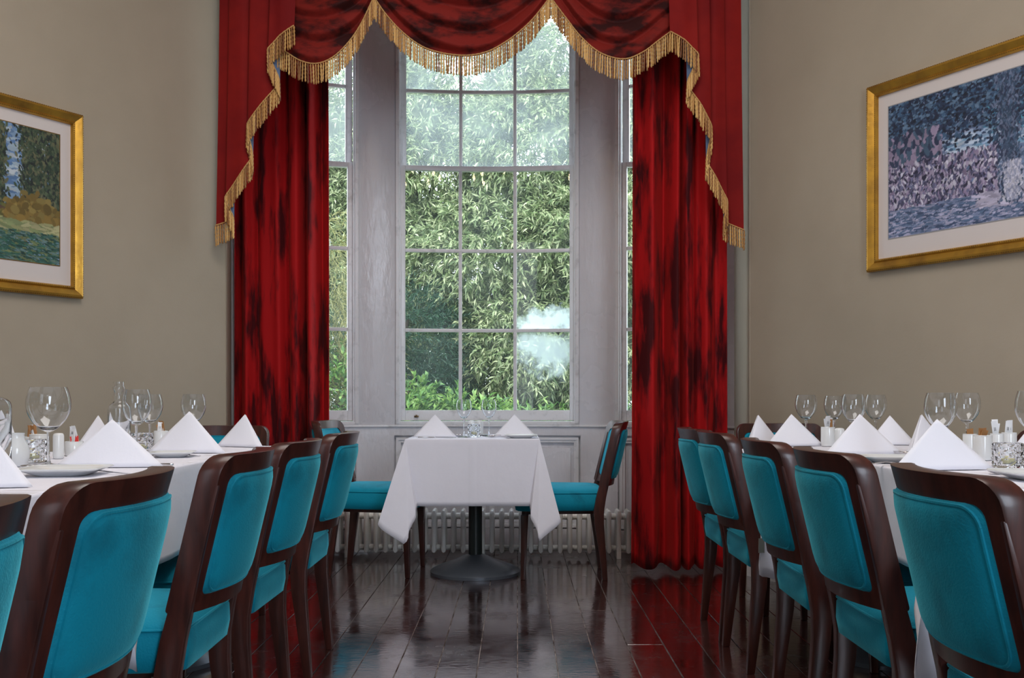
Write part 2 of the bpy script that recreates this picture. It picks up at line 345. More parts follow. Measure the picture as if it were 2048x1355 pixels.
b = MB(); b.box(-3.7, 3.3, -3.1, 5.5, ZC, ZC + 0.1); b.box(-1.9, 1.6, 5.5, 6.6, ZC, ZC + 0.1); tag(b.build('ceiling', M['ceiling']), kind='structure')
tag(wall_strip('baseboard_right', RP, 0, 0.16, 0.018, M['sash'], 1), kind='structure')
tag(wall_strip('baseboard_left', LP, 0, 0.16, 0.018, M['sash'], -1), kind='structure')

# ---- curved bay
BR = 3.3; BXC = -0.192; BDC = 6.43
def bay(s, n, z):
    a = s / BR; r = BR - n
    return (BXC + r * math.sin(a), BDC - BR + r * math.cos(a), z)
def bbox(mb, s0, s1, n0, n1, z0, z1, seg=None):
    seg = seg or max(1, int(abs(s1 - s0) / 0.12))
    rings = []
    for i in range(seg + 1):
        s = s0 + (s1 - s0) * i / seg
        rings.append([bay(s, n0, z0), bay(s, n0, z1), bay(s, n1, z1), bay(s, n1, z0)])
    mb.rings(rings)
# masonry of the bay: below the windows, piers, above the windows
WT = 0.16
bw = empty('wall_window'); tag(bw, kind='structure')
b = MB(); bbox(b, -1.66, 1.60, -WT, -0.005, 0, 0.80); b.build('lower_wall', M['gloss'], bw)
b = MB(); bbox(b, -1.66, 1.60, -WT, 0.03, 4.02, ZC); b.build('upper_wall', M['gloss'], bw)
for s0, s1 in ((-0.825, -0.592), (0.592, 0.825)):
    b = MB(); bbox(b, s0, s1, -WT, 0.035, 0.80, 4.02); b.build('pier', M['gloss'], bw, bevel=0.004)
for s0, s1 in ((-1.66, -1.40), (1.40, 1.60)):
    b = MB(); bbox(b, s0, s1, -WT, 0.035, 0.80, 4.02); b.build('end_pier', M['gloss'], bw)
b = MB(); bbox(b, -1.66, 1.60, -0.005, 0.028, 0.735, 0.80); b.build('dado_board', M['gloss'], bw)
b = MB(); bbox(b, -1.66, 1.60, 0.028, 0.045, 0.790, 0.803); b.build('sill_moulding', M['sash'], bw, bevel=0.003)
b = MB(); bbox(b, -1.66, 1.60, -0.005, 0.028, 0.0, 0.14); b.build('skirting', M['gloss'], bw)
for s0, s1 in ((-1.66,-1.36), (-0.84,-0.60), (0.60,0.84), (1.36,1.60)):
    b = MB(); bbox(b, s0, s1, -0.005, 0.028, 0.14, 0.735); b.build('panel_stile', M['gloss'], bw)
for s0, s1 in ((-1.36,-0.84), (-0.60,-0.0), (0.0,0.60), (0.84,1.36)):
    pn = MB(); bbox(pn, s0+0.065, s1-0.065, -0.004, 0.008, 0.21, 0.655); po = pn.build('panel', M['gloss'], bw, bevel=0.003)
    mo = MB()
    for k, (w, h_) in enumerate(((0.0, 0.026), (0.016, 0.018))):
        a0, a1, z0, z1 = s0+0.012+w, s1-0.012-w, 0.15+w, 0.722-w; t = 0.016
        bbox(mo, a0, a1, -0.004, h_, z1-t, z1); bbox(mo, a0, a1, -0.004, h_, z0, z0+t)
        bbox(mo, a0, a0+t, -0.004, h_, z0, z1, 1); bbox(mo, a1-t, a1, -0.004, h_, z0, z1, 1)
    mo.build('panel_moulding', M['sash'], bw)
# reveals between the room wall and the bay
e0 = bay(-1.63, 0, 0); e1 = bay(1.57, 0, 0)
for nm, a, c in (('trim_1', (LX0, LY0), e0), ('trim_2', (RX0, RY0), e1)):
    sgn = -1 if nm == 'trim_1' else 1
    b = MB(); b.rings([[(a[0], a[1]-0.005, 0), (a[0]+sgn*0.12, a[1]-0.005, 0), (a[0]+sgn*0.12, a[1]-0.005, ZC), (a[0], a[1]-0.005, ZC)],
                       [(c[0], c[1]+0.15, 0), (c[0]+sgn*0.12, c[1]+0.15, 0), (c[0]+sgn*0.12, c[1]+0.15, ZC), (c[0], c[1]+0.15, ZC)]])
    tag(b.build(nm, M['plaster']), kind='structure')

# ---- windows
LZ = [0.895, 1.407, 1.919, 2.432]; UZ = [2.474, 2.955, 3.46, 3.955]
def sash(win, name, s0, s1, zs, n0, n1, cols, mat_fn, stile=0.042, bottom=0.06, top=0.03):
    b = MB()
    z0, z1 = zs[0], zs[-1]
    bbox(b, s0, s0+stile, n0, n1, z0-bottom, z1+top, 1); bbox(b, s1-stile, s1, n0, n1, z0-bottom, z1+top, 1)
    bbox(b, s0+stile, s1-stile, n0, n1, z0-bottom, z0); bbox(b, s0+stile, s1-stile, n0, n1, z1, z1+top)
    so = b.build(name, M['sash'], win, bevel=0.003)
    g0, g1 = s0+stile, s1-stile; bw_ = 0.022
    for c in range(1, cols):
        s = g0 + (g1-g0)*c/cols
        b = MB(); bbox(b, s-bw_/2, s+bw_/2, n0+0.006, n1-0.003, z0, z1, 1); b.build('glazing_bar', M['sash'], so, bevel=0.004)
    for z in zs[1:-1]:
        b = MB(); bbox(b, g0, g1, n0+0.006, n1-0.0035, z-bw_/2, z+bw_/2); b.build('glazing_bar', M['sash'], so, bevel=0.004)
    nm = (n0+n1)/2
    for c in range(cols):
        for r in range(len(zs)-1):
            a0 = g0+(g1-g0)*c/cols; a1 = g0+(g1-g0)*(c+1)/cols
            v = [bay(a0, nm, zs[r]), bay(a1, nm, zs[r]), bay(a1, nm, zs[r+1]), bay(a0, nm, zs[r+1])]
            po = link('pane', mesh('pane', v, [(0,1,2,3)], mat_fn(c, r), smooth=False), so)
    return so
def window(name, s0, s1, cols):
    w = empty(name); tag(w, kind='structure')
    b = MB()
    for a0, a1 in ((s0, s0+0.024), (s1-0.024, s1)):
        bbox(b, a0, a1, -0.10, 0.05, 0.81, 4.02, 1)
    bbox(b, s0, s1, -0.10, 0.045, 0.80, 0.825); bbox(b, s0, s1, -0.10, 0.045, 3.99, 4.02)
    for a0, a1 in ((s0+0.024, s0+0.034), (s1-0.034, s1-0.024)):
        bbox(b, a0, a1, 0.0, 0.03, 0.825, 3.99, 1)
    b.build('window_frame', M['sash'], w, bevel=0.003)
    a0, a1 = s0+0.024, s1-0.024
    up = sash(w, 'upper_sash', a0+0.008, a1-0.008, UZ, -0.085, -0.05, cols, lambda c, r: M['pane_misty'], bottom=0.03)
    lo = sash(w, 'lower_sash', a0, a1, LZ, -0.045, -0.005, cols, lambda c, r: M['pane_glare'] if (cols == 3 and c == 2 and r < 2) else M['pane_clear'], bottom=0.065)
    return w, lo
w1, _ = window('window_1', -1.40, -0.825, 2)
w2, lo2 = window('window_2', -0.592, 0.592, 3)
w3, _ = window('window_3', 0.825, 1.40, 2)
b = MB(); p = bay(-0.455, -0.002, 0.855); b.box(p[0]-0.014, p[0]+0.014, p[1]-0.016, p[1], p[2]-0.006, p[2]+0.006); b.box(p[0]-0.004, p[0]+0.004, p[1]-0.02, p[1], p[2]-0.004, p[2]+0.012)
lf = b.build('sash_lift', M['brass'], lo2, bevel=0.002); lf['label'] = 'small brass sash lift'

# ---- floor of separate boards
fl = empty('floor'); tag(fl, kind='structure')
b = MB(); b.box(-3.5, 3.1, -2.95, 5.45, -0.05, -0.0085); b.box(-1.95, 1.6, 5.45, 6.6, -0.05, -0.0085); b.build('subfloor', M['dust'], fl)
BW = 0.1437
def poly_d(pts, x):
    best = None
    for (xa, ya), (xb, yb) in zip(pts, pts[1:]):
        lo, hi = sorted((xa, xb))
        if lo <= x <= hi and ya > 0.5:
            t = (x - xa)/(xb - xa) if xb != xa else 0; best = ya + (yb-ya)*t if best is None else best
    return best
for k in range(-23, 20):
    x0 = k*BW + 0.0016; x1 = (k+1)*BW - 0.0016; xm = (x0+x1)/2
    if LX0 - 0.18 < xm < RX0 + 0.12: ye = 6.42 - (xm-BXC)**2/(2*BR)
    else:
        ye = poly_d(RP if xm > 0 else LP, xm)
        if ye is None: continue
        ye += 0.05
    cuts = [-2.84]
    if k == 3: cuts.append(2000*H/(1288-798))
    elif k == 2: cuts.append(2000*H/(1220-798))
    elif k % 4 == 1: cuts.append(random.uniform(0.2, 2.0))
    cuts.append(ye)
    for a, c in zip(cuts, cuts[1:]):
        dz = random.uniform(-0.0008, 0.0)
        b = MB(); b.box(x0, x1, a+0.001, c-0.001, -0.009, dz)
        # small arris on each long edge
        b.build('floor_plank', M['plank'], fl, smooth=False, bevel=0.0011, seg=1)

# ------------------------------------------------------------------ radiator
rad = empty('column_radiator', (0, 0, 0)); tag(rad, 'long low cream column radiator under the bow window', 'radiator')
def rad_section():
    b = MB()
    for yy in (-0.055, 0.0, 0.055):
        b.lathe([(0.005, 0.053), (0.013, 0.060), (0.0155, 0.08), (0.0145, 0.10), (0.0145, 0.255), (0.016, 0.27), (0.0165, 0.292), (0.011, 0.310), (0.001, 0.316)], 10, (0, yy, 0), cap0=True)
    def pill(z, hh, r):
        b.rings([[(r*0.98*math.cos(2*PI*j/10), y, z + hh*math.sin(2*PI*j/10)) for j in range(10)] for y in (-0.068, -0.055, 0, 0.055, 0.068)])
    pill(0.275, 0.028, 0.013); pill(0.078, 0.022, 0.0125)
    b.rings([[(x, 0.020*math.cos(2*PI*j/10), 0.272+0.020*math.sin(2*PI*j/10)) for j in range(10)] for x in (-0.0292, 0.0292)])
    b.rings([[(x, 0.017*math.cos(2*PI*j/10), 0.08+0.017*math.sin(2*PI*j/10)) for j in range(10)] for x in (-0.0292, 0.0292)])
    return b
sec = rad_section().build('radiator_section', M['radiator'], rad)
RXA = px(676, 6.12); pitch = 0.0590
for i in range(31):
    o = sec if i == 0 else sec.copy()
    if i: COL.objects.link(o)
    x = RXA + i*pitch
    o.location = (x, 6.13 - 0.03*(x - BXC) , -0.022)
for x in (RXA + pitch*1, RXA + pitch*15, RXA + pitch*29):
    b = MB(); b.box(x-0.014, x+0.014, 6.13-0.03*(x-BXC)-0.07, 6.13-0.03*(x-BXC)+0.07, 0, 0.045); b.build('radiator_foot', M['radiator'], rad, bevel=0.004)

# ------------------------------------------------------------------ chairs
def back_y(x, z):
    yc = -0.20 - max(0, z-0.38)*(0.11/0.46)
    return yc - 0.052*(1 - (x/0.212)**2)
def make_chair():
    t = empty('dining_chair'); tag(t, 'x', 'chair')
    # back frame ring
    out = rrect(0.212, 0.500, 0.845, 0.044, 0.012); inn = rrect(0.176, 0.536, 0.800, 0.022, 0.016)
    def loop(pts, n): return [(x, back_y(x, z) - n, z) for x, z in pts]
    o2 = [(x*0.993, 0.6725 + (z-0.6725)*0.992) for x, z in out]
    b = MB(); ls = [loop(o2, -0.024), loop(out, -0.018), loop(out, 0.018), loop(o2, 0.023), loop(inn, 0.021), loop(inn, -0.021)]
    b.rings(ls + [ls[0]], False, False); b.build('back_frame', M['wood'], t, angle=0.9)
    # backrest pad
    outl = rrect(0.180, 0.532, 0.804, 0.034, 0.030, n=12)
    def padring(sc, n): return [(x*sc, back_y(x*sc, 0.668+(z-0.668)*sc) - n, 0.668+(z-0.668)*sc) for x, z in outl]
    prof = [1.0, 0.995, 0.975, 0.94, 0.88, 0.78, 0.64, 0.48, 0.32, 0.16, 0.01]
    rings = [padring(sc, -(0.010 + 0.020*(1-sc**8)**0.5)) for sc in reversed(prof)] + [padring(sc, 0.010 + 0.026*(1-sc**8)**0.5) for sc in prof]
    b = MB(); b.rings(rings)
    pad = b.build('backrest', M['teal'], t, angle=1.2)
    for sgn, bg in ((1, 0.026), (-1, 0.020)):
        nn_ = 0.010 + bg*(1-0.935**8)**0.5 - 0.0004
        lp = [Vector(p) for p in padring(0.935, sgn*nn_)]
        q = MB(); q.tube(lp + [lp[0]], 0.0032, 6, cap=False); q.build('piping', M['teal'], pad)
    # seat
    def seat_outline(ins, z):
        pts = []; n = 8
        bk, fr = -0.240, 0.235; hb, hf = 0.181, 0.222
        def P2(u, v):   # u -1..1 across, v 0..1 back to front
            h = hb + (hf-hb)*v; return ((h-ins)*u, bk+ins + (fr-bk-2*ins)*v)
        raw = rrect(1.0, 0.0, 1.0, 0.16, 0.12, n=8, c=6)
        return [(*P2(x, v), z) for x, v in raw]
    lv = [(0.012, 0.366), (0.0, 0.372), (-0.006, 0.41), (-0.005, 0.45), (0.002, 0.468), (0.010, 0.477), (0.028, 0.487), (0.06, 0.494), (0.11, 0.498), (0.15, 0.499)]
    b = MB(); b.rings([seat_outline(i, z) for i, z in lv]); st = b.build('seat', M['teal'], t, angle=1.2)
    q = MB(); lp = seat_outline(-0.0035, 0.462); q.tube(lp + [lp[0]], 0.0035, 6, cap=False); q.build('piping', M['teal'], st)
    q = MB(); q.rings([seat_outline(0.055, 0.345), seat_outline(0.055, 0.367)]); q.build('seat_rail', M['wood'], t)
    # back legs run up into the frame
    def loftbox(secs):
        r = []
        for x, y, z, wx, wy in secs: r.append([(x-wx/2,y-wy/2,z),(x+wx/2,y-wy/2,z),(x+wx/2,y+wy/2,z),(x-wx/2,y+wy/2,z)])
        m_ = MB(); m_.rings(r); return m_
    for s in (-1, 1):
        up = [(s*0.1965, back_y(0.197, z), z, w_, d_) for z, w_, d_ in ((0.44, 0.032, 0.054), (0.49, 0.033, 0.051), (0.53, 0.0325, 0.048), (0.58, 0.032, 0.0445), (0.68, 0.031, 0.042), (0.78, 0.029, 0.040))]
        loftbox([(s*0.198,-0.243,0,0.026,0.028),(s*0.198,-0.228,0.15,0.029,0.038),(s*0.198,-0.212,0.30,0.031,0.05),(s*0.198,-0.210,0.37,0.032,0.055)] + up).build('leg', M['wood'], t, bevel=0.004)
    for s in (-1, 1):
        loftbox([(s*0.192,0.196,0,0.025,0.025),(s*0.190,0.190,0.2,0.034,0.034),(s*0.188,0.186,0.345,0.040,0.042)]).build('leg', M['wood'], t, bevel=0.004)
    return t
chair = Maker(make_chair)
GR = 'dining chairs along the right long table'; GL = 'dining chairs along the left long table'
right = [(4.19, 'teal chair farthest of five along the right aisle, nearest the red curtain'),
         (3.72, 'teal chair second farthest on the right aisle, almost touching the farthest one'),
         (2.98, 'teal chair in the middle of the right aisle row, beside a tagged tablecloth corner'),
         (2.39, 'teal chair second nearest on the right aisle, left of the largest chair'),
         (1.73, 'largest teal velvet chair at the bottom right, nearest on the right aisle')]
for i, (d, lb) in enumerate(right): chair((1.06, d, 0), -PI/2 + math.radians((0, 0.5, -1, 0.5, 0)[i]), lb, 'chair', GR)
left = [(3.67, 'teal chair farthest along the left aisle, overlapping the left window table chair'),
        (2.95, 'teal chair second farthest of the five along the left aisle'),
        (2.36, 'teal chair in the middle of the left aisle row, its whole side post showing'),
        (1.63, 'large teal chair second nearest on the left aisle, before the white side plate'),
        (1.10, 'teal velvet chair cut off by the bottom left corner of the picture')]
for i, (d, lb) in enumerate(left): chair((-0.97, d, 0), PI/2 + math.radians((0, -1, 1, 0, 0)[i]), lb, 'chair', GL)
chair((1.30, 4.66, 0), PI, 'teal chair at the far head of the right table, mostly hidden by napkins', 'chair')
chair((-1.345, 4.25, 0), PI, 'teal chair at the far head of the left table, before the red curtain', 'chair')
chair((1.75, 3.86, 0), PI/2, 'chair against the right wall behind the white pots, only its top showing', 'chair')
chair((-1.86, 3.62, 0), -PI/2, 'chair against the left wall, its dark top rail behind the big wine glass', 'chair')
chair((-0.765, 5.62, 0), -PI/2 - math.radians(7), 'teal velvet chair on the left side of the small window table, facing right', 'chair', 'chairs at the window table')
chair((0.228, 5.545, 0), PI/2 + math.radians(-1), 'teal velvet chair on the right side of the small window table, seen from its side', 'chair', 'chairs at the window table')

# ------------------------------------------------------------------ tables and cloths
def pedestal(t, x, y, h, r, loc):
    b = MB(); b.lathe([(r, 0), (r, 0.016), (r-0.008, 0.024), (r*0.86, 0.038), (r*0.5, 0.072), (0.06, 0.100), (0.042, 0.106), (0.02, 0.108)], 48, (x, y, 0), cap0=True, cap1=True)
    b.build('base', M['black_metal'], t, angle=0.6)
    b = MB(); b.lathe([(0.038, 0.104), (0.038, h-0.02), (0.038, h)], 24, (x, y, 0), cap0=True, cap1=True); b.build('pole', M['black_pole'], t)
    b = MB(); b.box(x-0.14, x+0.14, y-0.03, y+0.03, h-0.012, h); b.box(x-0.03, x+0.03, y-0.14, y+0.14, h-0.012, h); b.build('top_bracket', M['black_metal'], t)
def table(x0, x1, y0, y1, z, peds, label, group=None, r=0.215):
    cx_, cy_ = (x0+x1)/2, (y0+y1)/2
    t = empty('dining_table', (cx_, cy_, 0)); tag(t, label, 'table', group)
    b = MB(); b.box(x0-cx_, x1-cx_, y0-cy_, y1-cy_, z-0.032, z-0.003); b.build('tabletop', M['table_wood'], t, bevel=0.004)
    for (a, c) in peds: pedestal(t, a-cx_, c-cy_, z-0.032, r, None)
    return t
def lerp_keys(keys, th):
    for (t0, a0, b0), (t1, a1, b1) in zip(keys, keys[1:]):
        if th <= t1 + 1e-6:
            f = (th-t0)/(t1-t0); f = f*f*(3-2*f); return a0+(a1-a0)*f, b0+(b1-b0)*f
    return keys[-1][1:]
def cloth(name, x0, x1, y0, y1, z, L, keys, waves, label, crease=None, group=None, rest=None, bulge=0.0):
    """L: overhang (front -y, right +x, back +y, left -x); keys per corner FL, FR, BR, BL; waves per side"""
    RR = 0.007; A0 = RR*PI/2
    x0 += .002; x1 -= .002; y0 += .002; y1 -= .002
    V = []; Fc = []
    def grid(pts):
        n = len(V); r = len(pts); c = len(pts[0])
        for row in pts: V.extend([tuple(p) for p in row])
        for i in range(r-1):
            for j in range(c-1): Fc.append((n+i*c+j, n+i*c+j+1, n+(i+1)*c+j+1, n+(i+1)*c+j))
    def fall(r):        # rounded table edge, then free fall: horizontal arc part, vertical arc part, free length
        if r < A0: return RR*math.sin(r/RR), RR*(1-math.cos(r/RR)), 0.0
        return RR, RR, r-A0
    nx = 24; ny = 24
    grid([[(x0+(x1-x0)*i/nx, y0+(y1-y0)*j/ny, z) for i in range(nx+1)] for j in range(ny+1)])
    sides = [((x0, y0), (x1, y0), (0, -1)), ((x1, y0), (x1, y1), (1, 0)), ((x1, y1), (x0, y1), (0, 1)), ((x0, y1), (x0, y0), (-1, 0))]
    rnd = random.Random(sum(map(ord, name)) + int(x0*100))
    for si, (a, c, nrm) in enumerate(sides):
        ln = math.hypot(c[0]-a[0], c[1]-a[1]); ns = 48; amp = waves[si]
        ds = [0, A0/3, A0*2/3, A0] + [A0 + (L[si]-A0)*k/14 for k in range(1, 15)]
        ph = rnd.uniform(0, 6); fq = rnd.uniform(1.6, 2.3)
        rows = []
        for r0 in ds:
            row = []
            for i in range(ns+1):
                t = i/ns; r = r0
                if rest is not None and si in rest[1] and r0 > A0:
                    e_ = min(1, max(0, (min(t, 1-t)-0.03)/0.14)); e_ = e_*e_*(3-2*e_); r = A0 + (r0-A0)*(1 + (rest[0]/L[si]-1)*e_)
                ho, vo, d = fall(r)
                w = math.sin(PI*t)**0.6
                out = (0.03 + amp*w*(math.sin(2*PI*fq*t*ln/0.7 + ph) + 0.35*math.sin(2*PI*5.1*t*ln/0.7+ph*2)))*d
                if amp < 0.002: out = 0.008*d
                if crease is not None and si == 0: out += 0.006*math.exp(-((t-crease)/0.012)**2)*min(1, d/0.05) + 0.03*d*max(0, 1-abs(t-crease)*2)*0.5
                zz = z - vo - d
                out += ho
                row.append((a[0]+(c[0]-a[0])*t + nrm[0]*out, a[1]+(c[1]-a[1])*t + nrm[1]*out, zz))
            rows.append(row)
        grid(rows)
    corners = [((x0, y0), (0,-1), (-1,0), 0, 3), ((x1, y0), (0,-1), (1,0), 0, 1), ((x1, y1), (0,1), (1,0), 2, 1), ((x0, y1), (0,1), (-1,0), 2, 3)]
    for ci, (cp, na, nb, sa, sb) in enumerate(corners):
        kk = keys[ci]; La, Lb = L[sa], L[sb]; nt_ = 48; rows = []
        for i in range(nt_+1):
            th = 90*i/nt_; ca, cb = lerp_keys(kk, th)
            if i == 0: ca, cb = (0.03 if waves[sa] >= 0.002 else 0.008), 0.0
            if i == nt_: ca, cb = 0.0, (0.03 if waves[sb] >= 0.002 else 0.008)
            tr = math.radians(th)
            rm = min(La/max(math.cos(tr), 1e-6), Lb/max(math.sin(tr), 1e-6))
            row = []
            for r in [0, A0/3, A0*2/3, A0] + [A0 + (rm-A0)*k/14 for k in range(1, 15)]:
                ho, vo, d = fall(r)
                if i in (0, nt_): zd = d; ha, hb = ca*d, cb*d
                elif bulge:
                    nrm_ = max(math.hypot(ca, cb), 1e-6); hm = nrm_*bulge; K = 3.2; hh = 0; zd = 0; q_ = 24
                    for a_ in range(q_):
                        s0_, s1_ = d*a_/q_, d*(a_+1)/q_
                        dh = min(hm*(math.exp(-K*s0_/rm)-math.exp(-K*s1_/rm))/(1-math.exp(-K)), 0.93*(s1_-s0_))
                        hh += dh; zd += math.sqrt((s1_-s0_)**2-dh*dh)
                    ha, hb = ca/nrm_*hh, cb/nrm_*hh
                else:
                    inv = 1/math.sqrt(1+ca*ca+cb*cb); g = 1
                    zd = d*inv; ha, hb = ca*d*inv*g, cb*d*inv*g
                row.append((cp[0]+na[0]*(ha+ho*math.cos(tr))+nb[0]*(hb+ho*math.sin(tr)), cp[1]+na[1]*(ha+ho*math.cos(tr))+nb[1]*(hb+ho*math.sin(tr)), z-vo-zd))
            rows.append(row)
        grid(rows)
    me = bpy.data.meshes.new(name); me.from_pydata(V, [], Fc)
    bm = bmesh.new(); bm.from_mesh(me); bmesh.ops.remove_doubles(bm, verts=bm.verts, dist=0.0003)
    bmesh.ops.recalc_face_normals(bm, faces=bm.faces)
    bm.to_mesh(me); bm.free(); finish(me, M['linen'], True, 1.3)
    o = link(name, me); tag(o, label, 'tablecloth', group)
    md = o.modifiers.new('thickness', 'SOLIDIFY'); md.thickness = 0.0015; md.offset = -1
    return o
K0 = [(0, .03, 0), (12, .10, -.16), (45, .22, .05), (68, .10, .26), (78, -.05, .12), (90, 0, .03)]
# small window table
TX0, TX1, TY0, TY1 = px(811, 5.18), px(1078, 5.18), 5.18, 5.86
table(TX0, TX1, TY0, TY1, 0.757, [((TX0+TX1)/2, 5.56)], 'small square pedestal table in front of the bow window', r=0.25)
KFL = [(0, .03, 0), (10, .08, -.19), (30, .14, -.16), (46, .20, -.06), (66, .22, .30), (80, .02, .20), (90, 0, .03)]
KFR = [(0, .03, 0), (10, .08, -.14), (30, .16, -.12), (46, .20, -.02), (66, .22, .26), (80, .02, .18), (90, 0, .03)]
cloth('tablecloth', TX0, TX1, TY0, TY1, 0.76, (0.35, 0.40, 0.36, 0.42), [KFL, KFR, K0, K0], (0.010, 0.02, 0.02, 0.02),
      'white tablecloth with pointed hanging corners on the small window table', crease=0.505, rest=(0.245, (1, 3)))
# long tables made of joined pieces
ZT = 0.78
def joint_keys(s): return [(0, 0.01, 0), (20, .03, .30*s), (45, 0.02, 0.42*s), (65, -.14, .36*s), (80, -.16, .12*s), (90, 0, .03)]
def KJ(out_b):      # corner whose end side is tucked between two tables (side A = end, side B = aisle)
    return [(0, .008, 0), (14, 0.010, .16), (34, 0.13, out_b*0.9), (48, 0.02, out_b), (62, -.22, out_b*0.9), (78, -.24, .10), (90, 0, .03)]
KP = [(0, .03, 0), (14, .04, .2), (45, .06, .46), (62, -.16, .42), (78, -.14, .08), (90, 0, .03)]
KW = [(0, .008, 0), (20, .01, .05), (60, .01, .06), (90, 0, .03)]
LR = 0.25
R_T = [(3.37, 4.28, [(1.37, 3.72)], 'far'), (2.07, 3.35, [(1.37, 2.98), (1.37, 2.39)], 'middle'), (0.80, 2.05, [(1.37, 1.73)], 'near')]
L_T = [(3.32, 3.98, [(-1.28, 3.67)], 'far'), (2.01, 3.30, [(-1.28, 2.95), (-1.28, 2.36)], 'middle'), (0.72, 1.99, [(-1.28, 1.63)], 'near')]
cl_mid_right = None
for i, (y0, y1, pd, w) in enumerate(R_T):
    table(1.02, 1.72, y0, y1, ZT-0.003, pd, 'pedestal table under white linen, %s section of the right long row' % w, 'tables of the right long row', r=0.18)
    far_end = (i == 0)
    c_ = cloth('tablecloth', 1.02, 1.72, y0, y1, ZT, (0.44, 0.25, 0.44 if not far_end else 0.25, LR), [KJ(0.60), KW, K0 if far_end else KW, KP if far_end else KW],
          (0.001, 0.02, 0.02 if far_end else 0.001, 0.012), 'white tablecloth covering the %s section of the right long table' % w, group='tablecloths of the right long table', bulge=0.50)
    if i == 0: cl_far_right = c_
for i, (y0, y1, pd, w) in enumerate(L_T):
    table(-1.65, -0.95, y0, y1, ZT-0.003, pd, 'pedestal table under white linen, %s section of the left long row' % w, 'tables of the left long row', r=0.18)
    far_end = (i == 0)
    cloth('tablecloth', -1.65, -0.95, y0, y1, ZT, (0.38, LR, 0.40 if not far_end else 0.24, 0.25), [KW, KJ(0.55), K0 if far_end else KW, K0 if far_end else KW],
          (0.001, 0.012, 0.02 if far_end else 0.001, 0.02), 'white tablecloth covering the %s section of the left long table' % w, group='tablecloths of the left long table', bulge=0.50)
# woven tag on the hanging corner
from mathutils.bvhtree import BVHTree
bt = BVHTree.FromPolygons([v.co.copy() for v in cl_far_right.data.vertices], [tuple(p.vertices) for p in cl_far_right.data.polygons])
tp, tn = None, Vector((0, -1, 0))
for q_ in ((1522, 1090), (1526, 1110), (1534, 1100), (1540, 1120)):
    org = Vector((0, 0, H)); hit = bt.ray_cast(org, (P(q_[0], q_[1], 3.3) - org).normalized())
    if hit[0] is not None:
        tp, tn = hit[0], hit[1]; print('tag on cloth', q_, tp, tn); break
if tp is None: tp = P(1522, 1090, 3.34)
if tn.dot(Vector((0, 0, H)) - tp) < 0: tn = -tn
b = MB(); b.box(-0.011, 0.011, -0.001, 0.001, -0.024, 0.024); tg = b.build('care_tag', M['tag'], cl_far_right)
tg.location = tp + tn*0.003; tg.rotation_euler = (-tn).to_track_quat('Y', 'Z').to_euler()
tg['label'] = 'small grey woven tag'

# ------------------------------------------------------------------ napkins
def make_napkin():
    w, h, d = 0.14, 0.132, 0.085
    b = MB()
    n = 10
    def sheet(A, Lp, Rp, bulge, off):
        rows = []
        for i in range(n+1):
            f = i/n; row = []
            for j in range(n+1):
                g = j/n
                base = Lp.lerp(Rp, g); p = A.lerp(base, f)
                p = p + Vector((0, -1, 0)) * bulge * math.sin(PI*g) * f + off
                row.append(p)
            rows.append(row)
        m_ = len(b.v)
        for r in rows: b.v += [tuple(p) for p in r]
        for i in range(n):
            for j in range(n):
                f_ = [m_+i*(n+1)+j, m_+(i+1)*(n+1)+j, m_+(i+1)*(n+1)+j+1, m_+i*(n+1)+j+1]
                b.f.append(tuple(f_))
    A = Vector((0, 0.035, h)); Lf = Vector((-w, 0, 0.0015)); Rt = Vector((w, 0, 0.0015)); Bk = Vector((0, d, 0.0015))
    sheet(A, Lf, Rt, 0.012, Vector((0, 0, 0)))                       # smooth front
    sheet(A + Vector((0.003, 0.003, -0.003)), Lf + Vector((0.002, 0.006, 0)), Rt + Vector((0.003, 0.007, 0)), 0.006, Vector((0, 0, 0)))   # second fold layer
    sheet(A + Vector((0, 0.004, -0.002)), Rt + Vector((-0.004, 0.004, 0)), Bk, -0.010, Vector((0, 0, 0)))
    sheet(A + Vector((0, 0.004, -0.002)), Bk, Lf + Vector((0.004, 0.004, 0)), -0.010, Vector((0, 0, 0)))
    me = bpy.data.meshes.new('napkin'); me.from_pydata(b.v, [], b.f); 
    bm = bmesh.new(); bm.from_mesh(me); bmesh.ops.remove_doubles(bm, verts=bm.verts, dist=0.0002); bm.to_mesh(me); bm.free()
    finish(me, M['napkin'], True, 0.9)
    o = link('napkin', me); md = o.modifiers.new('thickness', 'SOLIDIFY'); md.thickness = 0.0012; md.offset = 0
    tag(o, 'x', 'napkin'); return o
napkin = Maker(make_napkin)
def nap(pxx, d, rz, sc, lb, gr, z=ZT): return napkin((px(pxx, d), d, z+0.001), math.radians(rz), lb, 'napkin', gr, sc)
GLN = 'white napkins standing on the left table'; GRN = 'white napkins standing on the right table'
nap(216, 2.70, 4, (1.02, 1, 0.98), 'big white pointed napkin nearest the viewer on the left table, behind the side plate', GLN)
nap(370, 3.42, -6, (0.98, 1, 1.08), 'white pointed napkin in the middle of the left table, beside the small side plate', GLN)
nap(477, 3.86, -28, (0.82, 1, 0.95), 'white pointed napkin at the far end of the left table, against the red curtain', GLN)
nap(6, 3.30, -8, (0.42, 1, 0.85), 'white napkin cut by the left edge of the picture, behind the milk jug', GLN)
nap(193, 3.66, 12, (0.55, 0.9, 0.95), 'napkin whose tip peeks out behind the big nearest left napkin', GLN)
nap(403, 3.88, 80, (0.55, 0.8, 0.9), 'rounded napkin edge behind the fourth wine glass on the left table', GLN)
nap(-25, 2.08, 5, (0.62, 1, 0.75), 'corner of a white napkin at the left picture edge, below the bottle', GLN)
nap(1530, 4.16, 38, (0.72, 1, 0.9), 'leftmost white napkin on the right table, farthest from the viewer', GRN)
nap(1590, 3.93, 8, (0.86, 1, 0.95), 'second white napkin from the left on the right table', GRN)
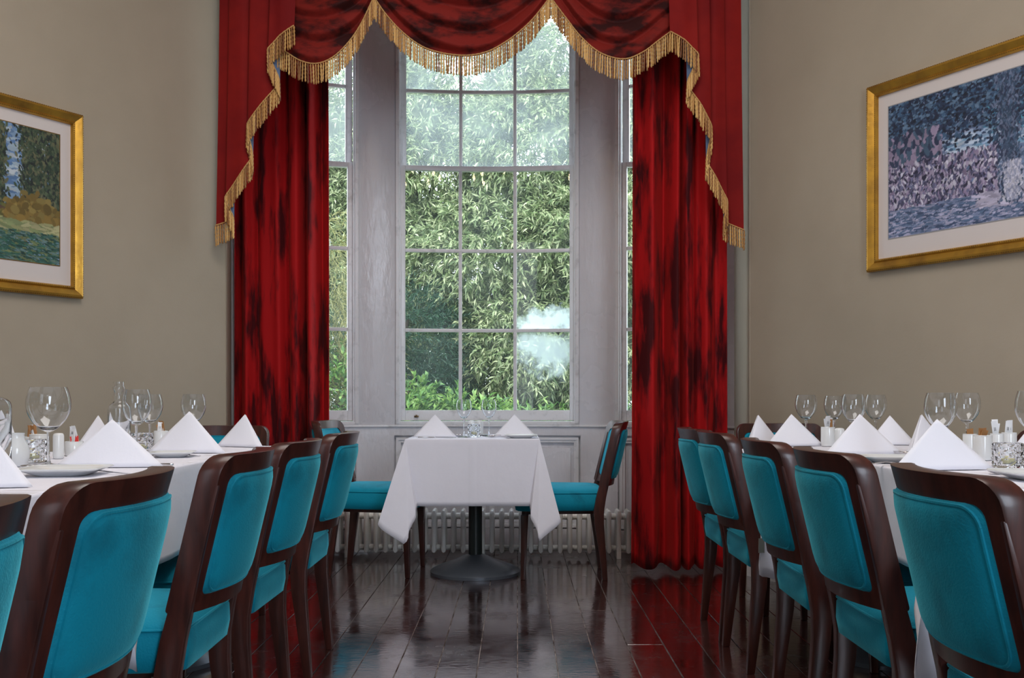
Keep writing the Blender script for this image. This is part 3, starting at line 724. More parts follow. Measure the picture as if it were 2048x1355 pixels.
nap(1728, 3.33, 4, (0.96, 1, 1.02), 'white pointed napkin right of the second one, its tip touching a wine glass', GRN)
nap(1888, 2.60, 6, (1.0, 1, 1.0), 'largest white pointed napkin, nearest on the right table', GRN)
nap(1783, 4.02, -10, (0.7, 1, 0.9), 'greyish napkin on the wall side of the right table, between two tall glasses', GRN)
nap(1862, 3.42, 35, (0.85, 1, 1.0), 'napkin half hidden behind the largest one on the right table', GRN)
nap(2062, 3.30, -20, (0.5, 1, 0.7), 'napkin just cut by the right edge of the picture', GRN)
nap(869, 5.40, 0, (0.84, 1, 0.92), 'white pointed napkin on the left of the window table', 'napkins on the window table', 0.76)
nap(1029, 5.44, 0, (0.84, 1, 0.92), 'white pointed napkin on the right of the window table, behind the plate', 'napkins on the window table', 0.76)

# ------------------------------------------------------------------ glasses
def make_glass(wb, hh, bowl_h):
    def f():
        t = empty('wine_glass'); tag(t, 'x', 'wine glass')
        zb = hh - bowl_h; r = wb/2
        prof = [(0.0045, 0.0), (0.012, 0.003), (0.45*r, 0.10*bowl_h), (0.74*r, 0.25*bowl_h), (0.93*r, 0.42*bowl_h), (1.0*r, 0.58*bowl_h), (0.985*r, 0.74*bowl_h), (0.92*r, 0.88*bowl_h), (0.83*r, bowl_h)]
        # smooth by subdividing
        pp = []
        for i in range(len(prof)-1):
            p0 = prof[max(i-1,0)]; p1 = prof[i]; p2 = prof[i+1]; p3 = prof[min(i+2, len(prof)-1)]
            for k in range(3):
                s = k/3
                q = [0.5*((2*p1[a])+(-p0[a]+p2[a])*s+(2*p0[a]-5*p1[a]+4*p2[a]-p3[a])*s*s+(-p0[a]+3*p1[a]-3*p2[a]+p3[a])*s**3) for a in (0,1)]
                pp.append((max(q[0], 0.001), q[1]))
        pp.append(prof[-1])
        inner = [(max(a-0.0013, 0.0005), z) for a, z in pp if z > 0.09*bowl_h]
        full = [(a, z+zb) for a, z in pp] + [(a, z+zb) for a, z in reversed(inner)] + [(0.0006, zb+0.07*bowl_h)]
        b = MB(); b.lathe(full, 40, cap0=True, cap1=True); b.build('bowl', M['glass'], t, angle=1.0)
        b = MB(); b.lathe([(0.007, 0.0075), (0.0045, 0.014), (0.0036, 0.03), (0.0034, zb*0.6), (0.0044, zb-0.0003)], 20, cap0=True, cap1=True); b.build('stem', M['glass'], t, angle=1.0)
        b = MB(); b.lathe([(0.036, 0.0002), (0.0365, 0.0012), (0.034, 0.002), (0.018, 0.0035), (0.007, 0.0072)], 36, cap0=True, cap1=True); b.build('foot', M['glass'], t, angle=0.8)
        return t
    return f
g_std = Maker(make_glass(0.09, 0.203, 0.108)); g_big = Maker(make_glass(0.116, 0.218, 0.125)); g_sm = Maker(make_glass(0.084, 0.203, 0.105))
def gl(mk, pxx, d, lb, gr, z=ZT, s=None): mk((px(pxx, d), d, z+0.001), 0.3, lb, 'wine glass', gr, s)
GW = 'wine glasses on the left table'; GX = 'wine glasses on the right table'
gl(g_big, 97, 2.78, 'big rounded wine glass at the left, nearest the viewer on the left table', GW)
gl(g_std, 273, 3.16, 'wine glass standing in front of the clear water bottle', GW, s=(1, 1, 1.06))
gl(g_std, 300, 3.66, 'wine glass just right of the water bottle, partly behind another glass', GW)
gl(g_std, 387, 3.72, 'wine glass alone above the middle napkin of the left table', GW)
gl(g_std, 1612, 4.25, 'leftmost wine glass on the right table, above the second napkin', GX)
gl(g_std, 1668, 4.37, 'wine glass behind the cup of paper sachets on the right table', GX, s=(0.95, 0.95, 0.98))
gl(g_std, 1707, 3.77, 'wine glass directly right of the sachet cup, in front of its neighbours', GX)
gl(g_std, 1751, 4.22, 'wine glass above the greyish napkin, rightmost of the cluster of four', GX)
gl(g_std, 1881, 2.90, 'wine glass directly behind the tip of the largest napkin on the right', GX)
gl(g_std, 1934, 3.58, 'wine glass between the largest napkin and the brown sachets', GX, s=(1, 1, 1.02))
gl(g_std, 2066, 2.70, 'wine glass cut off by the right edge of the picture', GX, s=(1, 1, 1.02))
gl(g_sm, 928, 5.38, 'left wine glass on the window table', 'wine glasses on the window table', 0.76)
gl(g_sm, 978, 5.50, 'right wine glass on the window table', 'wine glasses on the window table', 0.76)

# ------------------------------------------------------------------ tealight holders
def make_holder():
    t = empty('tealight_holder'); tag(t, 'x', 'candle holder')
    n = 32; rings = []
    rows = 10
    rings.append([(0.030*math.cos(2*PI*j/n), 0.030*math.sin(2*PI*j/n), 0) for j in range(n)])
    for i in range(rows+1):
        z = 0.003 + 0.062*i/rows
        rings.append([((0.0385 + (0.0028 if (i % 2 == 0 and (j + (i//2)*2) % 4 == 0) or (i % 2 == 0 and False) else (0.0 if i % 2 else -0.001)))*math.cos(2*PI*j/n),
                       (0.0385 + (0.0028 if (i % 2 == 0 and (j + (i//2)*2) % 4 == 0) else (0.0 if i % 2 else -0.001)))*math.sin(2*PI*j/n), z) for j in range(n)])
    for r, z in ((0.037, 0.068), (0.034, 0.067), (0.030, 0.03), (0.026, 0.012), (0.002, 0.011)):
        rings.append([(r*math.cos(2*PI*j/n), r*math.sin(2*PI*j/n), z) for j in range(n)])
    b = MB(); b.rings(rings); b.build('cut_glass_cup', M['glass'], t, smooth=False)
    b = MB(); b.lathe([(0.018, 0.0125), (0.0185, 0.014), (0.0185, 0.026), (0.016, 0.0255), (0.001, 0.025)], 24, cap0=True, cap1=True); b.build('tealight', M['wax'], t)
    return t
holder = Maker(make_holder)
GT = 'cut glass tealight holders'
holder((px(66, 2.90), 2.90, ZT+0.001), 0, 'cut glass tealight holder with a yellowish candle, beside the big wine glass on the left', 'candle holder', GT, (1.02, 1.02, 1.0))
holder((px(2016, 2.66), 2.66, ZT+0.001), 0.2, 'large cut glass tealight holder in front of the white pots on the right table', 'candle holder', GT)
holder((px(283, 3.47), 3.47, ZT+0.001), 0, 'cut glass tealight holder half hidden behind the middle left napkin', 'candle holder', GT)
holder((px(948, 5.42), 5.42, 0.761), 0, 'small cut glass tealight holder in the middle of the window table', 'candle holder', GT, (0.86, 0.86, 1.02))

# ------------------------------------------------------------------ shakers, pots, jug, bottles
def make_shaker():
    t = empty('shaker'); tag(t, 'x', 'shaker')
    b = MB(); b.lathe([(0.014, 0), (0.0175, 0.002), (0.018, 0.01), (0.018, 0.070), (0.0165, 0.076), (0.012, 0.079), (0.001, 0.080)], 28, cap0=True, cap1=True); b.build('body', M['china'], t, angle=1.0)
    b = MB()
    for a in range(3): b.lathe([(0.0012, 0.0795), (0.0012, 0.0804)], 8, (0.005*math.cos(a*2.09), 0.005*math.sin(a*2.09), 0), cap0=True, cap1=True)
    b.build('holes', M['ink'], t); return t
shaker = Maker(make_shaker)
def shk(pxx, d, lb, gr, z=ZT, s=None): shaker((px(pxx, d), d, z+0.001), 0, lb, 'shaker', gr, s)
shk(117, 3.10, 'white ceramic shaker right of the stem of the big wine glass', 'shakers on the left table', s=(0.9, 0.9, 1.0))
shk(1679, 3.65, 'white ceramic shaker left of a pair, in front of the sachet cup', 'shakers on the right table')
shk(1703, 3.65, 'white ceramic shaker right of a pair, below the wine glass', 'shakers on the right table')
shk(943, 5.66, 'white ceramic shaker behind the tealight on the window table, left one', 'shakers on the window table', 0.7665, (1.0, 1.0, 0.98))
shk(959, 5.66, 'white ceramic shaker behind the tealight on the window table, right one', 'shakers on the window table', 0.7665, (1.15, 1.15, 0.98))
t = empty('oval_tray', (px(956, 5.66), 5.66, 0.7615)); tag(t, 'small white oval tray under the two shakers on the window table', 'tray')
b = MB(); b.lathe([(0.05, 0), (0.062, 0.004), (0.066, 0.006), (0.060, 0.005), (0.05, 0.004), (0.001, 0.004)], 32, cap0=True, cap1=True); b.build('tray_dish', M['china'], t)
def make_pot():
    t = empty('ceramic_pot'); tag(t, 'x', 'pot')
    b = MB(); b.lathe([(0.022, 0), (0.026, 0.002), (0.0275, 0.02), (0.0275, 0.072), (0.026, 0.075), (0.0245, 0.073), (0.0245, 0.01), (0.001, 0.008)], 32, cap0=True, cap1=True); b.build('body', M['china'], t, angle=1.0)
    b = MB(); b.tube([(0.0262*math.cos(a*PI/12), 0.0262*math.sin(a*PI/12), 0.0745) for a in range(25)], 0.0016, 6, cap=False); b.build('rim', M['china'], t)
    return t
pot = Maker(make_pot)
def sachet_mesh(m_, w=0.018, l=0.085, th=0.003, mark=True):
    def f():
        t = empty('sachet'); tag(t, 'x', 'sachet')
        b = MB(); rings = []
        for k, (z, ww, tt) in enumerate(((0, w, 0.0006), (0.004, w, 0.0008), (0.012, w*0.94, th), (l*0.5, w*0.92, th*1.1), (l-0.012, w*0.94, th), (l-0.004, w, 0.0008), (l, w*1.02, 0.0006))):
            bend = 0.004*math.sin(z/l*PI)
            rings.append([(-ww/2, bend-tt/2, z), (ww/2, bend-tt/2, z), (ww/2, bend+tt/2, z), (-ww/2, bend+tt/2, z)])
        b.rings(rings); b.build('packet', m_, t, angle=1.2)
        if mark:
            b = MB()
            for q in range(2): b.box(-0.0035+q*0.004, -0.0023+q*0.004, -0.0012, 0.0042, l*0.70, l*0.70+0.009)
            b.map(lambda x, y, z: (x, y*0.9 - 0.0002, z)); 
            b.build('print', M['ink'], t)
        return t
    return f
s_white = Maker(sachet_mesh(M['paper_white'])); s_brown = Maker(sachet_mesh(M['paper_brown'], 0.024, 0.075, 0.004, False)); s_red = Maker(sachet_mesh(M['paper_red'], 0.026, 0.06, 0.004, False))
def place_sachet(mk, x, y, z, rz, tilt, tiltdir, lb, gr, s=None):
    o = mk((x, y, z), rz, lb, 'sachet', gr, s)
    o.rotation_euler = (Matrix.Rotation(tiltdir, 3, 'Z') @ Matrix.Rotation(tilt, 3, 'X') @ Matrix.Rotation(-tiltdir, 3, 'Z') @ Matrix.Rotation(rz, 3, 'Z')).to_euler()
def pot_at(pxx, d, lb, gr, s, sach=None):
    x = px(pxx, d); pot((x, d, ZT+0.001), 0, lb, 'pot', gr, s)
    sx = s[0] if s else 1; sz = s[2] if s else 1
    if sach:
        rnd = random.Random(pxx); items = []
        for i, (mk, lb2, gr2) in enumerate(sach):
            a = 2*PI*i/len(sach) + 0.4; rr = 0.0125*sx
            items.append([x+rr*math.cos(a), d+rr*math.sin(a), a, mk, lb2, gr2])
        for lb2 in set(i_[4] for i_ in items):
            same = sorted([i_ for i_ in items if i_[4] == lb2], key=lambda q: q[0]/q[1])
            names = {1: [''], 2: ['left ', 'right '], 3: ['left ', 'middle ', 'right '], 4: ['leftmost ', 'second from left ', 'second from right ', 'rightmost ']}.get(len(same), ['leftmost ', 'second from left ', 'third from left ', 'third from right ', 'second from right ', 'rightmost '])
            for nme, it in zip(names, same): it[4] = nme + it[4]
        for (xx, yy, a, mk, lb2, gr2) in items:
            place_sachet(mk, xx, yy, ZT+0.012, rnd.uniform(-0.5, 0.5), rnd.uniform(0.06, 0.30), a + PI/2 + PI, lb2, gr2, (1, 1, rnd.uniform(1.05, 1.35)*min(1.0, 0.4+0.6*sz)))
GPR = 'white ceramic pots on the right table'; GPL = 'white ceramic pots on the left table'
SW = 'white paper sachets'; SB = 'brown sugar sachets'
pot_at(1965, 3.02, 'wide white ceramic pot holding brown sachets on the right table', GPR, (1.0, 1.0, 1.0), [(s_brown, 'brown paper sachet in the wide white pot on the right table', SB)]*3)
pot_at(1994, 3.16, 'middle white ceramic pot behind the large tealight holder, with white sachets', GPR, (0.75, 0.75, 1.0), [(s_white, 'white sachet in the middle white pot on the right table', SW)]*3)
pot_at(2018, 3.26, 'right white ceramic pot behind the large tealight holder', GPR, (0.85, 0.85, 1.0), [(s_white, 'white sachet in the right white pot behind the large tealight holder', SW)]*2)
pot_at(1656, 3.92, 'white cup stuffed with paper sachets on the right table', GPR, (1.0, 1.0, 1.0), [(s_white, 'white paper sachet in the cup left of the shaker pair', SW)]*6 + [(s_brown, 'brown sachet in the cup left of the shaker pair', SB)])
pot_at(1940, 3.24, 'small white pot between the largest napkin and the wide pot', GPR, (0.8, 0.8, 0.95), [(s_brown, 'long brown sachet leaning in the small white pot on the right table', SB)])
pot_at(148, 3.26, 'white ceramic pot of sachets behind the nearest left napkin', GPL, (1.05, 1.05, 0.62), [(s_white, 'white sachet in the pot behind the nearest left napkin', SW)]*4 + [(s_red, 'red sauce sachet beside white ones behind the nearest left napkin', 'sauce sachets')])
pot_at(78, 3.10, 'squat white pot behind the left tealight holder', GPL, (1.0, 1.0, 1.0))
pot_at(62, 3.32, 'white pot of brown sachets behind the left tealight holder', GPL, (1.0, 1.0, 0.8), [(s_brown, 'brown paper sachet behind the left tealight holder', SB)]*4 + [(s_white, 'white sachet among the brown ones behind the left tealight holder', SW)])
pot_at(322, 3.93, 'white pot with brown and white sachets behind the middle left napkin', GPL, (1.0, 1.0, 0.8), [(s_brown, 'brown sachet behind the middle left napkin', SB)]*3 + [(s_white, 'white sachet behind the middle left napkin', SW)]*2)

t = empty('milk_jug', (px(33, 2.74), 2.74, ZT+0.001)); tag(t, 'white china milk jug between the bottle and the tealight holder on the left', 'jug')
b = MB(); b.lathe([(0.022, 0), (0.027, 0.003), (0.033, 0.025), (0.034, 0.04), (0.030, 0.058), (0.021, 0.075), (0.0195, 0.086), (0.021, 0.092), (0.0195, 0.092), (0.018, 0.085), (0.019, 0.074), (0.028, 0.055), (0.031, 0.04), (0.001, 0.01)], 32, cap0=True, cap1=True); b.build('body', M['china'], t, angle=1.2)
b = MB(); b.tube([(-0.020, 0, 0.080), (-0.038, 0, 0.078), (-0.048, 0, 0.06), (-0.045, 0, 0.038), (-0.032, 0, 0.028)], 0.0035, 8); b.build('handle', M['china'], t)
def bottle(pxx, d, r, hh, lb, neck):
    t = empty('glass_bottle', (px(pxx, d), d, ZT+0.001)); tag(t, lb, 'bottle')
    sh = hh*0.62
    out = [(r*0.86, 0), (r, 0.006), (r, sh*0.6), (r, sh), (r*0.95, sh+hh*0.035), (r*0.78, sh+hh*0.065), (neck*1.25, sh+hh*0.088), (neck, sh+hh*0.11), (neck, hh-0.03), (neck*1.18, hh-0.026), (neck*1.18, hh-0.018), (neck, hh-0.015), (neck, hh)]
    inn = [(max(a-0.003, 0.004), z) for a, z in reversed(out) if z > 0.006] + [(0.001, 0.012)]
    b = MB(); b.lathe(out + inn, 36, cap0=True, cap1=True); b.build('body', M['glass'], t, angle=1.0)
    return t
bottle(238, 3.36, 0.036, 0.243, 'clear glass water bottle behind a wine glass on the left table', 0.0165)
t = bottle(-20, 2.56, 0.050, 0.27, 'clear glass bottle cut off by the left edge of the picture', 0.017)

# ------------------------------------------------------------------ plates and cutlery
def make_plate():
    t = empty('side_plate'); tag(t, 'x', 'plate')
    def ring(h, z, r): return [(x, v, z) for x, v in rrect(h, -h, h, r, r, n=4, c=6)]
    b = MB(); b.rings([ring(0.055, 0, 0.03), ring(0.060, 0.002, 0.032), ring(0.082, 0.012, 0.03), ring(0.095, 0.0165, 0.03), ring(0.0955, 0.0185, 0.03), ring(0.092, 0.0185, 0.03), ring(0.078, 0.0135, 0.03), ring(0.060, 0.006, 0.03), ring(0.02, 0.0055, 0.015)])
    b.build('plate_body', M['china'], t, angle=1.2)
    b = MB(); lp = ring(0.0942, 0.0182, 0.03); b.tube(lp + [lp[0]], 0.0014, 6, cap=False); b.build('rim', M['china'], t)
    return t
plate = Maker(make_plate)
plate((px(130, 2.44), 2.44, ZT+0.001), 0.12, 'white rounded square side plate nearest on the left table, under the big napkin', 'plate', 'side plates')
plate((px(345, 3.20), 3.20, ZT+0.001), 0.2, 'smaller looking white side plate in front of the middle left napkin', 'plate', 'side plates', (0.72, 0.72, 0.9))
plate((px(1782, 2.93), 2.93, ZT+0.001), -0.2, 'white side plate peeking out left of the largest right napkin', 'plate', 'side plates', (0.9, 0.9, 1))
plate((px(1042, 5.29), 5.29, 0.761), 0.0, 'white side plate on the right half of the window table', 'plate', 'side plates', (0.9, 0.8, 0.95))
plate((px(2085, 2.3), 2.3, ZT+0.001), 0.0, 'white side plate at the right picture edge, beyond the nearest chair', 'plate', 'side plates')
def spoon_():
    t = empty('spoon'); tag(t, 'x', 'spoon')
    rings = []; n = 16
    for k in range(7):
        f = k/6; s = math.cos(f*PI/2)
        rings.append([(0.021*max(s, .03)*math.cos(2*PI*j/n), 0.031*max(s, .03)*math.sin(2*PI*j/n), 0.011 - 0.010*math.sin(f*PI/2)) for j in range(n)])
    inner = [[(x*0.95, y*0.95, z + 0.0012) for x, y, z in r] for r in rings]
    b = MB(); b.rings(list(reversed(rings)) + inner); b.build('bowl', M['steel'], t, angle=1.2)
    pts = [(0, 0.029, 0.0105), (0, 0.045, 0.012), (0, 0.08, 0.0105), (0, 0.12, 0.006), (0, 0.16, 0.0028)]
    rings = []
    for i, p in enumerate(pts):
        w = (0.0035, 0.0028, 0.003, 0.005, 0.007)[i]; h_ = 0.0013
        rings.append([(-w, p[1], p[2]-h_), (w, p[1], p[2]-h_), (w, p[1], p[2]+h_), (-w, p[1], p[2]+h_)])
    b = MB(); b.rings(rings); b.build('handle', M['steel'], t, angle=1.0); return t
def knife_():
    t = empty('knife'); tag(t, 'x', 'knife')
    b = MB(); b.rings([[(-w, y, 0.0005), (w, y, 0.0005), (w, y, 0.0005+h_), (-w, y, 0.0005+h_)] for y, w, h_ in ((0, 0.006, 0.005), (0.01, 0.008, 0.006), (0.05, 0.007, 0.006), (0.09, 0.0055, 0.005))]); b.build('handle', M['steel'], t, bevel=0.001)
    b = MB(); b.rings([[(-w, y, 0.001), (w, y, 0.0012), (w, y, 0.002), (-w, y, 0.003)] for y, w in ((0.09, 0.006), (0.12, 0.0095), (0.17, 0.009), (0.195, 0.005), (0.205, 0.001))]); b.build('blade', M['steel'], t); return t
def fork_():
    t = empty('fork'); tag(t, 'x', 'fork')
    b = MB(); b.rings([[(-w, y, z), (w, y, z), (w, y, z+0.0022), (-w, y, z+0.0022)] for y, w, z in ((0, 0.007, 0.0006), (0.04, 0.005, 0.004), (0.09, 0.003, 0.008), (0.12, 0.004, 0.006), (0.135, 0.011, 0.003), (0.15, 0.0115, 0.002))]); b.build('handle', M['steel'], t)
    for k in range(4):
        b = MB(); x = -0.0098 + k*0.0065
        b.rings([[(x-0.0016, y, z), (x+0.0016, y, z), (x+0.0016, y, z+0.0016), (x-0.0016, y, z+0.0016)] for y, z in ((0.148, 0.002), (0.17, 0.0018), (0.19, 0.004))]); b.build('tine', M['steel'], t)
    return t
spoon = Maker(spoon_); knife = Maker(knife_); fork = Maker(fork_)
GC = 'cutlery laid on the white tablecloths'
def cut(mk, kind, pxx, d, rz, lb, z=ZT): mk((px(pxx, d), d, z+0.0012), math.radians(rz), lb, kind, GC)
cut(spoon, 'spoon', 66, 2.62, -65, 'spoon lying in front of the left tealight holder')
cut(spoon, 'spoon', 1996, 2.47, -70, 'spoon lying in front of the large tealight holder on the right')
cut(spoon, 'spoon', 1814, 3.27, 15, 'spoon whose dark bowl shows left of the largest right napkin')
cut(spoon, 'spoon', 917, 5.46, 60, 'spoon beside the left napkin on the window table', 0.76)
cut(spoon, 'spoon', 984, 5.36, -30, 'spoon beside the right napkin on the window table', 0.76)
cut(knife, 'knife', 347, 2.78, 100, 'knife with its handle end poking out right of the nearest left napkin')
cut(knife, 'knife', 434, 3.52, 82, 'knife lying right of the middle left napkin')
cut(knife, 'knife', 836, 5.29, -94, 'knife along the left front edge of the window table', 0.76)
cut(fork, 'fork', 400, 3.22, 86, 'fork lying right of the smaller left side plate')
cut(fork, 'fork', 262, 2.44, 78, 'fork right of the nearest left side plate')
cut(fork, 'fork', 1722, 2.75, -62, 'fork tucked under the side plate left of the largest right napkin')
cut(fork, 'fork', 1072, 5.42, 5, 'fork right of the plate on the window table', 0.76)

# ------------------------------------------------------------------ curtains
def curtain(x0, x1, zb, zt, y, folds, lb, seed, flip):
    rnd = random.Random(seed); nx = 220; nz = 60
    ph = [rnd.uniform(0, 6) for _ in range(6)]
    wmap = []
    acc = 0
    for i in range(nx+1):
        wmap.append(acc); acc += 1 + 0.45*math.sin(i/nx*9.0+ph[0]) + 0.25*math.sin(i/nx*21+ph[1])
    tot = wmap[-1]
    V = []; Fc = []
    for k in range(nz+1):
        f = k/nz; z = zb + (zt-zb)*f
        for i in range(nx+1):
            u = i/nx; q = wmap[i]/tot
            a = 2*PI*folds*q
            amp = 0.068*(0.75 + 0.35*math.sin(q*7+ph[2]) ) * (0.8+0.3*(1-f)) 
            yy = amp*math.sin(a + 0.25*math.sin(f*3+ph[3])) + 0.006*math.sin(2.7*a+ph[4]+f*2) + 0.012*math.sin(q*5+f*4+ph[5])
            xx = x0 + (x1-x0)*u + 0.008*math.cos(a) + (0.02*(1-f)*(u-0.5)) + 0.006*math.sin(f*5+ph[0])*math.sin(PI*u)
            zz = z + (0.012*math.sin(a+1)+0.012*(u if not flip else -u))*(1-f)**6
            V.append((xx, y+yy, zz))
    for k in range(nz):
        for i in range(nx): Fc.append((k*(nx+1)+i, k*(nx+1)+i+1, (k+1)*(nx+1)+i+1, (k+1)*(nx+1)+i))
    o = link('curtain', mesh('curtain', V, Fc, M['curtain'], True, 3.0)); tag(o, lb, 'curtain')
    md = o.modifiers.new('thickness', 'SOLIDIFY'); md.thickness = 0.003
    return o
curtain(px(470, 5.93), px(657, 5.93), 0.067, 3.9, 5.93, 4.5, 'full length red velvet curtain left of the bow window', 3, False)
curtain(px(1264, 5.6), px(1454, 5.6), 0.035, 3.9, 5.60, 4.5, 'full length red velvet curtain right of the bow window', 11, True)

# ------------------------------------------------------------------ valance
DV = 5.36
val = empty('valance', (BXC, DV, 3.3)); tag(val, 'red velvet valance of three fringed swags and two stepped tails over the window', 'valance')
b = MB(); b.box(px(447, DV)+0.02, px(1478, DV)-0.02, 5.42, 5.50, 3.78, 3.83); o = b.build('pelmet_board', M['table_wood'], None); o.parent = val; o.matrix_parent_inverse = Matrix.Translation((-BXC, -DV, -3.3))
def under(o): o.parent = val; o.matrix_parent_inverse = Matrix.Translation((-BXC, -DV, -3.3)); return o
def resample(pts, n):
    pts = [Vector(p) for p in pts]; d = [0]
    for a, c in zip(pts, pts[1:]): d.append(d[-1]+(c-a).length)
    out = []
    for i in range(n):
        t = d[-1]*i/(n-1); k = 0
        while k < len(d)-2 and d[k+1] < t: k += 1
        f = (t-d[k])/max(d[k+1]-d[k], 1e-9); out.append(pts[k].lerp(pts[k+1], f))
    return out
def catmull(pts, sub=8):
    pts = [Vector(p) for p in pts]; out = []
    for i in range(len(pts)-1):
        p0 = pts[max(i-1, 0)]; p1 = pts[i]; p2 = pts[i+1]; p3 = pts[min(i+2, len(pts)-1)]
        for k in range(sub):
            s = k/sub; out.append(0.5*((2*p1)+(-p0+p2)*s+(2*p0-5*p1+4*p2-p3)*s*s+(-p0+3*p1-3*p2+p3)*s**3))
    out.append(pts[-1]); return out
def fringe(path, parent_o, length=0.105, spacing=0.0135):
    L = sum((Vector(a)-Vector(c)).length for a, c in zip(path, path[1:]))
    n = max(2, int(L/spacing)); ps = resample(path, n); b = MB(); rnd = random.Random(n)
    for i, p in enumerate(ps):
        ln = length*rnd.uniform(0.94, 1.04); rr = 0.0046
        sx = rnd.uniform(-0.004, 0.004); sy = rnd.uniform(-0.004, 0.006)
        rings = []; m = 13; ph = rnd.uniform(0, 3)
        for k in range(m):
            f = k/(m-1); z = p.z - f*ln
            tw = ph + k*1.25
            row = []
            for j in range(5):
                a = 2*PI*j/5; ra = rr*(1+0.42*math.cos(2*(a-tw)))*(0.72 if k in (0, m-1) else 1)
                row.append((p.x+sx*f+ra*math.cos(a), p.y-0.004+sy*f+ra*math.sin(a), z))
            rings.append(row)
        b.rings(rings, False, True)
    o = b.build('fringe', M['fringe'], None, angle=1.5); o.parent = parent_o; o['kind'] = 'stuff'
    q = MB(); qp = resample(path, max(8, int(L/0.012)))
    # braid: rope with a twisted look
    rad = [0.0040 if i % 2 else 0.0030 for i in range(len(qp))]
    q.tube([v + Vector((0, -0.007, 0.004)) for v in qp], rad, 8); br = q.build('braid', M['braid'], None); br.parent = parent_o
    return o
def swag(pts, seed, lb=None):
    hem = catmull([P(x, y, DV) for x, y in pts], 8); hem = resample(hem, 91)
    xs0, xs1 = hem[0].x, hem[-1].x; rnd = random.Random(seed)
    V = []; nu = 91; nv = 110; ztop = 3.75; zmin = min(h.z for h in hem)
    nf = 7.5; ph = rnd.uniform(0, 2)
    def surf(i, v):
        u = i/(nu-1); h = hem[i]
        # deep sag below a flat top line: iso-lines become more curved towards the hem
        z = ztop + (h.z - ztop)*(v**0.9)
        env = math.sin(PI*min(max(u, 0.0), 1.0))**0.7
        w = v*nf + ph + 0.5*math.sin(u*4+seed)*0.6
        fr = w - math.floor(w)
        ridge = (fr**0.7 if fr < 0.72 else 0.72**0.7*(1-(fr-0.72)/0.28))      # soft overlapping pleats
        y = DV - 0.045*env*math.sin(PI*min(v*0.9+0.05, 1)) - ridge*0.068*(0.35+0.65*env)*(1-0.2*v)
        y += 0.012*math.sin(v*9+u*7+seed)
        if v > 0.97: y = y*(1-(v-0.97)/0.03) + (DV-0.035)*((v-0.97)/0.03)
        return Vector((h.x, y, z))
    for k in range(nv+1):
        for i in range(nu): V.append(surf(i, k/nv))
    Fc = [(k*nu+i, (k+1)*nu+i, (k+1)*nu+i+1, k*nu+i+1) for k in range(nv) for i in range(nu-1)]
    o = under(link('swag', mesh('swag', V, Fc, M['swag'], True, 3.0)))
    fringe([V[nv*nu+i] + Vector((0, -0.004, 0)) for i in range(nu)], o)
    return o
swag([(560, 100), (576, 111), (604, 128), (635, 134), (666, 123), (696, 96), (723, 58), (750, 2)], 1)
swag([(750, 2), (773, 35), (804, 69), (842, 98), (881, 112), (930, 118), (970, 112), (1000, 98), (1031, 77), (1065, 46), (1100, 2)], 2)
swag([(1100, 2), (1130, 42), (1161, 81), (1200, 113), (1246, 125), (1284, 111), (1315, 88), (1345, 66)], 3)
def tail(keys, xtop, sgn):
    """keys: (hem px x, hem px y, depth offset). One pleated cloth folded back and forth."""
    path = []
    for (a, c) in zip(keys, keys[1:]):
        n = 10
        for i in range(n): 
            t = i/n; path.append((a[0]+(c[0]-a[0])*t, a[1]+(c[1]-a[1])*t, a[2]+(c[2]-a[2])*t))
    path.append(keys[-1])
    # soften the folds
    pa = np.array(path)
    for _ in range(2): pa[1:-1] = 0.25*pa[:-2]+0.5*pa[1:-1]+0.25*pa[2:]
    D0 = DV - 0.055; V = []; nz = 30; nu = len(pa)
    for k in range(nz+1):
        f = k/nz
        for i in range(nu):
            hx, hy, dd = pa[i]; hem = P(hx, hy, D0 + dd*1.0)
            tx = px(hx + xtop*(1-abs(hx-keys[0][0])/160.0*0.0), D0+dd)
            z = 3.80 + (hem.z-3.80)*f
            V.append(Vector((hem.x + (tx-hem.x)*(1-f), D0 + dd + 0.006*math.sin(f*4+i*0.3) - 0.01*f, z)))
    Fc = []
    for k in range(nz):
        for i in range(nu-1):
            q = (k*nu+i, (k+1)*nu+i, (k+1)*nu+i+1, k*nu+i+1); Fc.append(q if sgn > 0 else q[::-1])
    o = under(link('tail', mesh('tail', V, Fc, M['tail'], True, 3.0)))
    fringe([V[nz*nu+i] + Vector((0, -0.006, 0)) for i in range(nu)], o)
    return o
tail([(590, 56, 0), (560, 75, -0.012), (535, 104, 0.0), (563, 166, 0.035), (530, 205, 0.03), (494, 253, 0.045), (509, 315, 0.075), (480, 355, 0.07), (450, 398, 0.08), (472, 440, 0.105), (433, 453, 0.115)], 10, -1)
tail([(1339, 68, 0), (1370, 84, -0.012), (1398, 114, 0.0), (1371, 170, 0.035), (1398, 208, 0.03), (1424, 258, 0.045), (1410, 325, 0.075), (1432, 360, 0.07), (1455, 405, 0.08), (1444, 445, 0.105), (1487, 462, 0.115)], -8, 1)

